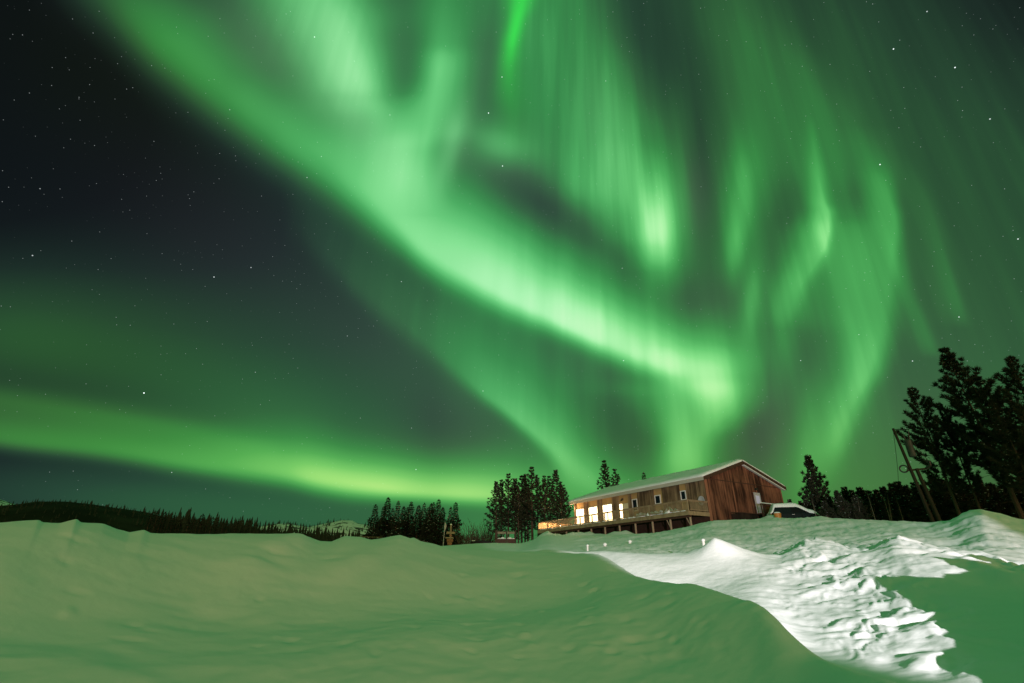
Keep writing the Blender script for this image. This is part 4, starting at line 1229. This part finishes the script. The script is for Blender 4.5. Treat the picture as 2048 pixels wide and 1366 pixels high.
def row(kind, nv, tips, r, lab, group, sx=1.0, ybase=1088, jit=3.0, cat='tree', seed=1, conv=True):
    """a stand of trees given by the pixels of their tips, left to right; the foot stands plumb below the tip"""
    rnd = random.Random(seed)
    tips = sorted(tips)
    for i, (px, py) in enumerate(tips):
        rr_ = r + rnd.uniform(-jit, jit)
        T = at(px, py, rr_)
        B = Vector((T.x, T.y, ground_z(T.x, T.y) - 0.1))
        s = sx[i] if isinstance(sx, list) else sx * rnd.uniform(0.85, 1.18)
        pos = ORD[i] + ' from the left of the' if 0 < i < len(tips) - 1 else ('leftmost of the' if i == 0 else 'rightmost of the')
        plant(kind, i % nv, B, T, s, lab.format(pos), cat, group)


# spruces behind the near bank, left of the signpost
row('spruce', 3, [(752, 1008), (777, 994), (768, 1012), (797, 1001), (808, 1012), (823, 1003), (838, 1010), (849, 1005), (863, 1006), (868, 1004), (878, 998), (886, 1014), (902, 1013), (912, 1004), (786, 1016), (815, 1014), (857, 1014)], 125,
    '{} dark snowy spruces behind the snow bank', 'spruces behind the snow bank', 1.1, jit=7)
# tall pines beside the far end of the deck
row('pine', 3, [(993, 963), (1003, 958), (1017, 947), (1030, 957), (1043, 951), (1049, 949), (1063, 934), (1074, 953), (1088, 950), (1098, 952), (1111, 940), (1121, 962), (1128, 975), (1054, 968), (1036, 972)], 84,
    '{} tall pines beside the far end of the deck', 'pines beside the deck', 1.25, jit=6)
plant('pine', 1, Vector((at(1208, 920, 92).x, at(1208, 920, 92).y, 5.0)), at(1208, 919, 92), 1.25, 'taller of the two pines rising behind the left of the lodge roof')
plant('pine', 2, Vector((at(1229, 938, 95).x, at(1229, 938, 95).y, 5.0)), at(1229, 938, 95), 1.15, 'shorter pine with a blunt top beside a taller one behind the lodge roof')
plant('spruce', 1, Vector((at(1287, 944, 96).x, at(1287, 944, 96).y, 5.0)), at(1287, 944, 96), 0.8, 'small reddish pointed tree top alone above the middle of the lodge roof')
p_ = at(1640, 1035, 64); g_b = Vector((p_.x, p_.y, ground_z(p_.x, p_.y) - 0.2))
plant('youngpine', 1, g_b, at(1616, 916, 64), 0.72, 'lone narrow pine between the lodge and the tree line')
# young pines along the right
row('youngpine', 3, [(1579, 1001), (1600, 1004), (1610, 1000), (1658, 996), (1672, 984), (1688, 977), (1703, 984), (1719, 978), (1737, 984), (1752, 984), (1765, 977), (1783, 970), (1795, 968), (1810, 974), (1829, 968), (1846, 974), (1864, 957), (1886, 963), (1901, 967), (1920, 966), (1938, 972), (1958, 965), (1980, 970), (2004, 962), (2026, 970), (2046, 960)], 58,
    '{} low dark tree line pines on the right', 'young pines of the tree line', 1.05, jit=3)
row('youngpine', 3, [(1648, 1003), (1680, 994), (1711, 992), (1745, 992), (1776, 986), (1803, 988), (1836, 984), (1872, 980), (1909, 984), (1947, 982), (1990, 984), (2035, 980)], 52,
    '{} shorter pines before the tree line', 'shorter pines in front of the tree line', 1.2, jit=2, seed=8)
# big pines on the right
for i, (tx, ty, bx, by, rr_, v, sx, lab) in enumerate([
        (1822, 772, 1924, 1042, 46, 0, 0.85, 'leftmost of the big leaning pines, beside the utility pole'),
        (1888, 699, 2048, 1036, 46, 1, 1.0, 'tallest big pine, its full crown rising above its neighbours at right'),
        (1953, 752, 2072, 1036, 44, 2, 0.95, 'big pine with a flat shaggy top just right of the tallest'),
        (2016, 710, 2150, 1040, 42, 0, 0.95, 'big pine with a bent sparse top at the right edge of the photo'),
        (1878, 806, 1968, 1040, 47, 2, 0.75, 'lower big pine filling the gap between the two leftmost big pines'),
        (1985, 800, 2092, 1036, 41, 1, 0.85, 'lower big pine below the two tops at the right edge'),
        (2052, 775, 2190, 1040, 45, 2, 0.9, 'big pine cut by the right edge of the photo')]):
    T = at(tx, ty, rr_); B = at(bx, by, rr_); B.z = ground_z(B.x, B.y) - 0.2
    plant('bigpine', v, B, T, sx, lab, 'tree', 'big pines on the right', spin=1.3 * i)
# leafless bushes and birches
row('bush', 2, [(938, 1043), (951, 1040), (964, 1042), (976, 1038), (988, 1036)], 92, '{} leafless willow bushes left of the pines', 'leafless bushes', 1.3, cat='bush', jit=3)
row('birch', 2, [(1147, 983), (1154, 979), (1163, 984), (1171, 987), (1180, 984)], 100, '{} bare saplings above the roof left end', 'bare saplings behind the lodge', 0.8, jit=4)
row('birch', 2, [(1622, 992), (1700, 975), (1730, 968), (1757, 965), (1788, 985)], 49, '{} pale bare birches before the tree line', 'bare birches by the tree line', 0.7, jit=2)

# ------------------------------------------------------------------ far hills and their forest
m, nt, b = new_mat('wooded_hillside', (0.02, 0.024, 0.016), 0.95, 0.05)
noise_col(m, nt, b, [(0.40, (0.014, 0.016, 0.010)), (0.66, (0.03, 0.034, 0.022)), (0.74, (0.22, 0.24, 0.25))], nscale=0.035, detail=6)
M['hill'] = m
m, nt, b = new_mat('bare_snowy_hill', (0.5, 0.5, 0.52), 0.9, 0.1)
noise_col(m, nt, b, [(0.40, (0.016, 0.02, 0.013)), (0.46, (0.75, 0.77, 0.79)), (0.62, (0.84, 0.86, 0.88))], nscale=0.055, detail=7)
M['snowhill'] = m


def hill(name, crest, r0, r1, r2, mat, z0=-8.0):
    cz = curve_az([(x, y) for x, y in crest], 1)
    a = np.arange(cz[0, 0], cz[-1, 0], 0.12)
    nr = 26
    e = np.interp(a, cz[:, 0], cz[:, 1])
    vs = []; fs = []
    for i in range(len(a)):
        for j in range(nr + 1):
            t = j / nr
            r = r0 + (r1 - r0) * t / 0.75 if t < 0.75 else r1 + (r2 - r1) * (t - 0.75) / 0.25
            ztop = math.tan(R(e[i])) * r1
            f = math.sin(min(1, t / 0.75) * math.pi / 2) ** 1.3 if t < 0.75 else math.cos((t - 0.75) / 0.25 * math.pi / 2)
            x, y = r * math.sin(R(a[i])), r * math.cos(R(a[i]))
            z = z0 + (ztop - z0) * f + (2.0 * mnoise.noise(Vector((x * 0.02, y * 0.02, 3))) * (f * (1 - f) * 4))
            vs.append((x, y, z + CAM_H))
    for i in range(len(a) - 1):
        for j in range(nr):
            fs.append((i * (nr + 1) + j, (i + 1) * (nr + 1) + j, (i + 1) * (nr + 1) + j + 1, i * (nr + 1) + j + 1))
    o = MB().add(vs, fs).build(name, mat, None, smooth=True)
    tag(o, kind='structure')
    return vs, nr, len(a)


HA = [(-320, 1024), (-100, 1020), (0, 1017), (35, 1014), (70, 1009), (130, 1009), (182, 1014), (230, 1021), (290, 1029), (350, 1045), (420, 1055), (500, 1064), (580, 1074), (660, 1082), (760, 1088)]
vsA, nrA, naA = hill('wooded_hill', HA, 190, 430, 620, M['hill'])
HB = [(440, 1075), (500, 1058), (520, 1055), (546, 1050), (572, 1049), (596, 1053), (616, 1056), (640, 1051), (662, 1046), (688, 1042), (704, 1043), (714, 1048), (735, 1052), (760, 1055), (800, 1062), (900, 1076), (1000, 1084)]
vsB, nrB, naB = hill('snowy_hill', HB, 500, 800, 1000, M['snowhill'])
HC = [(-330, 960), (-200, 975), (-60, 990), (0, 1002), (20, 1008), (60, 1022)]
hill('far_slope', HC, 900, 1400, 1800, M['snowhill'])


def forest(name, vs, nr, na, count, height, seed, keep):
    rnd = random.Random(seed)
    mb = MB()
    n = 0
    while n < count:
        i, j = rnd.randrange(na), rnd.randrange(nr)
        x, y, z = vs[i * (nr + 1) + j]
        tpx = 1024 + math.tan(math.atan2(x, y)) / cP * 1000
        if not keep(tpx, j / nr, rnd): 
            n += 0.3; continue
        n += 1
        h = height(tpx, j / nr) * rnd.choice((0.5, 0.7, 0.8, 1.0, 1.0, 1.3, 1.7)) * rnd.uniform(0.85, 1.15); w = h * rnd.uniform(0.16, 0.24)
        x += rnd.uniform(-6, 6); y += rnd.uniform(-6, 6)
        for tier in range(4):
            z0 = z - 1 + h * (0.05 + 0.23 * tier); z1 = z - 1 + min(h, h * (0.42 + 0.23 * tier)); ww = w * (1 - 0.23 * tier)
            a0 = rnd.uniform(0, 6)
            ring = []
            for k in range(6):
                q = ww * rnd.uniform(.65, 1.1)
                ring.append((x + q * math.cos(a0 + k * 1.047), y + q * math.sin(a0 + k * 1.047), z0 + rnd.uniform(-.04, .04) * h))
            mb.add(ring + [(x, y, z1)], [(k, (k + 1) % 6, 6) for k in range(6)])
    o = mb.build(name, M['spruce'], None, recalc=False)
    tag(o, kind='stuff')
    return o


forest('hillside_forest', vsA, nrA, naA, 3000, lambda p, v: 2.0 if p < 250 else 2.0 + 3.4 * min(1, (p - 250) / 80.0), 3, lambda p, v, rn: v < 0.77 and not (75 < p < 110 and 0.45 < v < 0.62))
forest('far_forest', vsB, nrB, naB, 1500, lambda p, v: 3.6, 4, lambda p, v, rn: v < (0.86 if p < 655 else 0.76) and (rn.random() < 0.30 if 668 < p < 742 and v > 0.22 else rn.random() < 0.8 if 640 < p < 790 and v > 0.12 else True))
row('farspruce', 2, [(304, 1026), (318, 1019), (325, 1028), (332, 1023), (341, 1030), (349, 1030), (356, 1036), (363, 1037), (380, 1035), (390, 1036), (397, 1040), (407, 1027), (417, 1037), (427, 1033), (437, 1041), (447, 1043), (456, 1043), (466, 1046), (474, 1042), (486, 1050), (497, 1052), (510, 1054)], 230,
    '{} spruces along the wooded hill skyline', 'spruces on the hill skyline', 1.2, jit=12)
row('farspruce', 2, [(915, 1070), (926, 1067), (935, 1069), (945, 1066), (957, 1068), (968, 1066), (980, 1067), (921, 1074), (950, 1074)], 160,
    '{} low spruces behind the bushes in the gap', 'low spruces in the gap', 1.6, jit=6)

# ------------------------------------------------------------------ car under snow, beside the gable
m, nt, b = new_mat('dark_green_paint', (0.006, 0.013, 0.013), 0.6, 0.1); b.inputs['Coat Weight'].default_value = 0.0; M['carpaint'] = m
m, nt, b = new_mat('tinted_glass', (0.006, 0.008, 0.009), 0.5, 0.1); M['carglass'] = m
m, nt, b = new_mat('rubber', (0.015, 0.015, 0.015), 0.85, 0.2); M['rubber'] = m
gz0 = on_ground(1588, 53.5, 1035)
CAR_ROT = R(-12)
car = empty('parked_car', gz0 + Vector((0, 0, 0.0)), CAR_ROT, 'dark hatchback parked beside the gable with thick snow on its roof', 'car')
# profile along x (front at +x)
prof = [(-2.0, 0.35), (-2.02, 0.75), (-1.95, 0.98), (1.05, 0.95), (1.75, 0.82), (2.0, 0.66), (2.02, 0.35), (1.62, 0.28), (-1.6, 0.28)]
bm_ = MB().prism(prof, 1, -0.82, 0.82)
body = bm_.build('body', M['carpaint'], car)
bv = body.modifiers.new('bevel', 'BEVEL'); bv.width = 0.07; bv.segments = 3; bv.limit_method = 'ANGLE'
def frustum(base, top, z0, z1):
    (x0, x1, w0), (x2, x3, w1) = base, top
    vs = [(x0, -w0, z0), (x1, -w0, z0), (x1, w0, z0), (x0, w0, z0), (x2, -w1, z1), (x3, -w1, z1), (x3, w1, z1), (x2, w1, z1)]
    return MB().add(vs, [(0, 3, 2, 1), (4, 5, 6, 7), (0, 1, 5, 4), (1, 2, 6, 5), (2, 3, 7, 6), (3, 0, 4, 7)])
cab = frustum((-1.86, 1.12, 0.77), (-1.60, 0.25, 0.62), 0.93, 1.50).build('cabin', M['carpaint'], car)
bv = cab.modifiers.new('bevel', 'BEVEL'); bv.width = 0.06; bv.segments = 2
def side_glass(xa, xb, xc, xd):
    mb = MB()
    for sy in (-1, 1):
        def pt(x, z):
            y = (0.77 + (0.62 - 0.77) * (z - 0.93) / 0.57) + 0.006
            return (x, sy * y, z)
        q = [pt(xa, 0.99), pt(xb, 0.99), pt(xc, 1.42), pt(xd, 1.42)]
        q2 = [(x, y - sy * 0.012, z) for x, y, z in q]
        mb.add(q + q2, [(0, 1, 2, 3), (7, 6, 5, 4), (0, 4, 5, 1), (1, 5, 6, 2), (2, 6, 7, 3), (3, 7, 4, 0)])
        o_ = mb.build('side_window', M['carglass'], car)
        mb = MB()
side_glass(-0.30, 0.92, 0.22, -0.30)
for x in (-1.25, 1.28):
    for sy in (-1, 1):
        wh = MB().tube([(x, sy * 0.70, 0.31), (x, sy * 0.72, 0.31), (x, sy * 0.86, 0.31), (x, sy * 0.88, 0.31)], [0.29, 0.32, 0.32, 0.29], 20).build('wheel', M['rubber'], car)
        MB().tube([(x, sy * 0.882, 0.31), (x, sy * 0.895, 0.31)], [0.2, 0.17], 14).build('rim', M['metal'], wh)
for sy in (-1, 1):
    MB().lump((0.86, sy * 0.90, 0.98), 0.09, 0.10, 0.08, 2, 0.1, flat=False).build('mirror', M['black'], car, smooth=True)
    MB().box((1.9, sy * 0.72 - 0.14, 0.60), (2.03, sy * 0.72 + 0.14, 0.72)).build('headlight', M['glass'], car)
    MB().box((-2.05, sy * 0.72 - 0.09, 0.70), (-1.99, sy * 0.72 + 0.09, 0.92)).build('tail_light', plain('amber_lens', (0.45, 0.16, 0.03), (0.5, 0.2, 0.04), rough=0.3), car)
MB().box((-0.34, -0.845, 0.80), (-0.14, -0.822, 0.84)).build('door_handle', M['metal'], car)
# snow cap that follows roof, windscreen and bonnet
vs = []; fs = []
nx, ny = 34, 14
for i in range(nx + 1):
    x = -2.06 + 4.02 * i / nx
    zt = np.interp(x, [-2.06, -1.86, -1.6, 0.25, 1.12, 1.75, 1.96], [0.97, 1.02, 1.50, 1.50, 0.97, 0.84, 0.70])
    wd = np.interp(x, [-2.06, -1.86, -1.6, 0.25, 1.12, 1.96], [0.74, 0.74, 0.64, 0.64, 0.78, 0.70])
    for j in range(ny + 1):
        v = -1 + 2 * j / ny
        e = 1 - abs(v) ** 4
        ex = 1 - abs((x + 0.05) / 2.01) ** 8
        th = 0.34 * e ** 0.7 * max(ex, 0) + 0.02 + 0.05 * mnoise.noise(Vector((x * 1.6, v * 1.5, 2)))
        vs.append((x, v * wd * (1.03 + 0.05 * mnoise.noise(Vector((x * 2, v, 9)))), float(zt) + 0.01 + max(th, 0.012)))
n1 = len(vs)
for i in range(nx + 1):
    x = -2.06 + 4.02 * i / nx
    zt = np.interp(x, [-2.06, -1.86, -1.6, 0.25, 1.12, 1.75, 1.96], [0.97, 1.02, 1.50, 1.50, 0.97, 0.84, 0.70])
    wd = np.interp(x, [-2.06, -1.86, -1.6, 0.25, 1.12, 1.96], [0.74, 0.74, 0.64, 0.64, 0.78, 0.70])
    for j in range(ny + 1): vs.append((x, (-1 + 2 * j / ny) * wd * 1.02, float(zt) - 0.03))
q = lambda i, j, k=0: k * n1 + i * (ny + 1) + j
for i in range(nx):
    for j in range(ny): fs.append((q(i, j), q(i + 1, j), q(i + 1, j + 1), q(i, j + 1)))
    for j in (0, ny): fs.append((q(i, j), q(i + 1, j), q(i + 1, j, 1), q(i, j, 1)))
for j in range(ny):
    for i in (0, nx): fs.append((q(i, j), q(i, j + 1), q(i, j + 1, 1), q(i, j, 1)))
MB().add(vs, fs).build('snow', M['snow_cap'], car, smooth=True)
# amber tub left in the snow behind the car
g = on_ground(1556, 51.0, 1034)
tb = empty('plastic_tub', g - Vector((0, 0, 0.1)), 0.3, 'small amber plastic tub half sunk in snow behind the car', 'tub')
MB().tube([(0, 0, 0), (0, 0, 0.52), (0, 0, 0.56)], [0.24, 0.30, 0.33], 16).build('body', plain('amber_plastic', (0.42, 0.17, 0.03), (0.5, 0.22, 0.05), rough=0.45), tb)
MB().lump((0, 0, 0.56), 0.28, 0.28, 0.12, 3).build('snow', M['snow_cap'], tb, smooth=True)

# ------------------------------------------------------------------ utility pole with its stub, transformer and coil
Bp = at(1866, 1041, 38); Bp.z = ground_z(Bp.x, Bp.y)
Tp = at(1786, 857, 38)
up_ = empty('utility_pole', Bp, 0, 'leaning wooden utility pole with transformer and cable coil near the pines', 'utility pole')
d = Tp - Bp; right_ = Vector((math.cos(R(39)), -math.sin(R(39)), 0)); H_ = d.length
pol = lambda t: d * t
M['poleold'] = plain('weathered_pole', (0.016, 0.014, 0.009), (0.034, 0.028, 0.018), (4, 4, 0.4), 4.0)
MB().tube([pol(-0.03), pol(0.5), pol(1.0)], [0.105, 0.09, 0.07], 10).build('pole', M['poleold'], up_)
st0 = right_ * 0.30
MB().tube([st0 + pol(-0.03), st0 * 0.95 + pol(0.56)], [0.115, 0.095], 10).build('stub_pole', M['poleold'], up_)
MB().tube([pol(0.55) - right_ * 0.2, pol(0.55) + right_ * 0.75], 0.05, 6).tube([pol(0.2) - right_ * 0.05, pol(0.2) + right_ * 0.45], 0.03, 6).build('crossarm', M['darkwood'], up_)
tx_ = pol(0.68) + right_ * 0.36
tf = MB().tube([tx_, tx_ + Vector((0, 0, 0.05)), tx_ + Vector((0, 0, 0.95)), tx_ + Vector((0, 0, 1.02))], [0.15, 0.19, 0.19, 0.15], 14).build('transformer', plain('dull_grey_steel', (0.045, 0.05, 0.05), (0.07, 0.075, 0.075), rough=0.5), up_)
for k in (-1, 1): MB().tube([tx_ + Vector((k * 0.1, 0, 1.0)), tx_ + Vector((k * 0.14, 0, 1.32))], [0.05, 0.03], 8).build('bushing', M['black'], tf)
def ring(c, r, t, ax):
    n = 18; pts = []
    for k in range(n + 1):
        a = 2 * math.pi * k / n
        pts.append(c + right_ * (r * math.cos(a)) + ax * (r * math.sin(a)))
    return MB().tube(pts, t, 6, cap=False)
ring(pol(0.57) - right_ * 0.30, 0.20, 0.045, Vector((0, 0, 1))).build('cable_coil', M['black'], up_)
MB().tube([pol(0.55) + right_ * 0.72, pol(0.56) + right_ * 0.95 + Vector((0, 0, 0.1)), pol(0.60) + right_ * 1.0 + Vector((0, 0, 0.1)), pol(0.62) + right_ * 0.85], 0.08, 8).build('insulator', M['black'], up_)
MB().tube([pol(0.985), pol(0.985) + right_ * 0.75 - Vector((0, 0, 0.1))], 0.025, 6).tube([pol(0.86) + right_ * 0.1, pol(0.86) + right_ * 0.55], 0.02, 6).build('bracket', M['black'], up_)
MB().tube([pol(0.985) + right_ * 0.7 - Vector((0, 0, 0.1)), pol(0.86) + right_ * 0.55, tx_ + Vector((0.14, 0, 1.32)), tx_ + right_ * 0.4 + Vector((0, 0, 0.3)), pol(0.60) + right_ * 0.98 + Vector((0, 0, 0.1))], 0.014, 5).build('lead_wire', M['black'], up_)
# service wire running off to a far anchor
Wb = at(1788, 985, 70)
wpts = []
for k in range(13):
    t = k / 12
    p = Tp.lerp(Wb, t) + Vector((0, 0, -1.2 * math.sin(math.pi * t)))
    wpts.append(p)
ww = MB().tube(wpts, 0.014, 5).build('service_wire', M['black'])
tag(ww, 'thin black service wire hanging from the top of the utility pole', 'wire')

# ------------------------------------------------------------------ small things on the snow
snp = M['snow_cap']


def stake(px, py0, py1, r, w, label, tilt=0.0):
    B = at(px, py0, r); B.z = ground_z(B.x, B.y) - 0.15
    T = at(px + tilt, py1, r)
    s_ = empty('marker_stake', B, 0, label, 'stake', 'marker stakes on the snowfield')
    d_ = T - B
    MB().tube([(0, 0, 0), d_ * 0.96], w, 8).build('post', M['white'], s_)
    MB().lump(d_ * 0.95, w * 1.5, w * 1.5, w * 1.6, 5, 0.15).build('snow', snp, s_, smooth=True)


stake(1409, 1098, 1079, 22.5, 0.055, 'tall white snow capped marker stake in the field below the lodge', -3)
stake(1175, 1100, 1091, 30, 0.05, 'short white marker stake leftmost in the field below the deck')
stake(1210, 1098, 1090, 33, 0.085, 'stubby snow capped stake second from the left below the deck')
stake(1260, 1092, 1084, 36, 0.09, 'stubby snow capped stake nearest the deck posts')

# signpost with boards
B = at(900, 1091, 56.5); B.z = ground_z(B.x, B.y) - 0.2
T = at(901, 1050, 56.5); zz = T.z - B.z
sgn = empty('signpost', B, R(-4), 'wooden signpost of stacked boards with a snow capped pole top', 'signpost')
MB().tube([(0, 0, 0), (0, 0, zz)], [0.11, 0.08], 10).build('post', M['postwood'], sgn)
orange = plain('orange_stained_boards', (0.22, 0.11, 0.055), (0.3, 0.16, 0.085), (1, 1, 3), 4.0)
pale = plain('pale_boards', (0.25, 0.20, 0.13), (0.32, 0.26, 0.17), (1, 1, 3), 4.0)
def board(x0, x1, z0, z1, mat, pointed=0):
    pts_ = [(x0, z0), (x1, z0), (x1 + (0.14 if pointed > 0 else 0), (z0 + z1) / 2), (x1, z1), (x0, z1), (x0 - (0.14 if pointed < 0 else 0), (z0 + z1) / 2)]
    MB().prism(pts_, 1, -0.16, -0.115).build('board', mat, sgn)
f_ = zz / 2.6
board(-0.42, 0.40, 1.58 * f_, 1.84 * f_, pale, 1); board(-0.10, 0.20, 1.34 * f_, 1.50 * f_, orange)
board(-0.42, 0.34, 1.08 * f_, 1.24 * f_, pale, -1); board(-0.34, 0.32, 0.72 * f_, 1.02 * f_, orange); board(-0.26, 0.22, 0.38 * f_, 0.68 * f_, orange)
mb = MB().lump((0, 0, zz), 0.12, 0.12, 0.14, 4)
mb.build('snow', snp, sgn, smooth=True)
# flag on a thin pole
B = at(886, 1093, 55.5); B.z = ground_z(B.x, B.y) - 0.2
T = at(890, 1044, 55.5); d_ = T - B
fg = empty('flagpole', B, 0, 'thin leaning pole with a furled white flag left of the signpost', 'flagpole')
MB().tube([(0, 0, 0), d_], [0.04, 0.025], 8).build('pole', M['metal'], fg)
vs = []; fs = []
for i in range(9):
    t = i / 8; c_ = d_ * (0.97 - 0.30 * t); w_ = 0.04 + 0.09 * math.sin(math.pi * min(1, t * 1.05)) 
    for k in range(8):
        a = 6.283 * k / 8
        vs.append((c_.x + w_ * math.cos(a) + 0.05, c_.y + 0.5 * w_ * math.sin(a), c_.z))
for i in range(8):
    for k in range(8): fs.append((i * 8 + k, i * 8 + (k + 1) % 8, (i + 1) * 8 + (k + 1) % 8, (i + 1) * 8 + k))
fs += [tuple(range(8)), tuple(64 + k for k in range(8))]
MB().add(vs, fs).build('flag', M['metal'], fg, smooth=True)
# timber rack with snow on its rails
B = at(1012, 1094, 61.6); B.z = ground_z(B.x, B.y)
rk = empty('timber_rack', B, R(1), 'low timber rack with snowy rails in front of the pines', 'rack')
redw0 = plain('dark_posts', (0.03, 0.018, 0.012), (0.045, 0.028, 0.018))
for i, x in enumerate((-1.05, 0.05, 1.05)):
    for y in (-0.5, 0.5): MB().box((x - 0.07, y - 0.07, -0.2), (x + 0.07, y + 0.07, 1.45)).build('post', redw0, rk)
redw = plain('red_brown_planks', (0.04, 0.02, 0.013), (0.065, 0.03, 0.02), (1, 1, 4), 4.0)
for (x0, x1) in ((-0.97, -0.03), (0.13, 0.97)):
    MB().box((x0, -0.55, 0.0), (x1, -0.51, 0.55)).build('side_panel', redw, rk)
    MB().box((x0, -0.55, 1.12), (x1, -0.51, 1.36)).build('rail_board', plain('grey_boards', (0.16, 0.15, 0.10), (0.22, 0.2, 0.14)), rk)
    MB().box((x0, -0.48, 0.55), (x1, 0.48, 0.6)).build('shelf', M['darkwood'], rk)
mb = MB()
for i in range(5): mb.lump((-0.8 + i * 0.4, -0.1, 0.6), 0.26, 0.40, 0.12 + 0.1 * (i % 2), i)
mb.build('snow', snp, rk, smooth=True)['kind'] = 'stuff'
# log in the snow
B = on_ground(962, 55, 1092)
lg = empty('fallen_log', B + Vector((0, 0, 0.05)), R(8), 'dark fallen log half buried in the snow in front of the bushes', 'log')
MB().tube([(-1.1, 0, 0.02), (-0.3, 0.05, 0.08), (0.5, 0, 0.06), (1.1, -0.05, 0.0)], [0.13, 0.16, 0.15, 0.11], 10).build('trunk', M['rubber'], lg)
MB().lump((-0.75, 0.05, 0.16), 0.25, 0.12, 0.06, 2).build('snow', snp, lg, smooth=True)
# rail fence far off behind the bank
B0, B1 = at(705, 1082, 75), at(765, 1082, 75)
fc = empty('rail_fence', Vector((B0.x, B0.y, 0)), 0, 'thin pale rail fence behind the snow bank below the snowy hill', 'fence')
zt = at(730, 1074, 75).z
for i in range(4):
    p = (B1 - B0) * (i / 3); gz = ground_z(B0.x + p.x, B0.y + p.y)
    MB().box((p.x - 0.03, p.y - 0.03, gz - 0.1), (p.x + 0.03, p.y + 0.03, zt + 0.05)).build('post', M['darkwood'], fc)
q_ = B1 - B0
MB().tube([(0, -0.1, zt), (q_.x, q_.y - 0.1, zt)], 0.02, 6).build('rail', M['postwood'], fc)
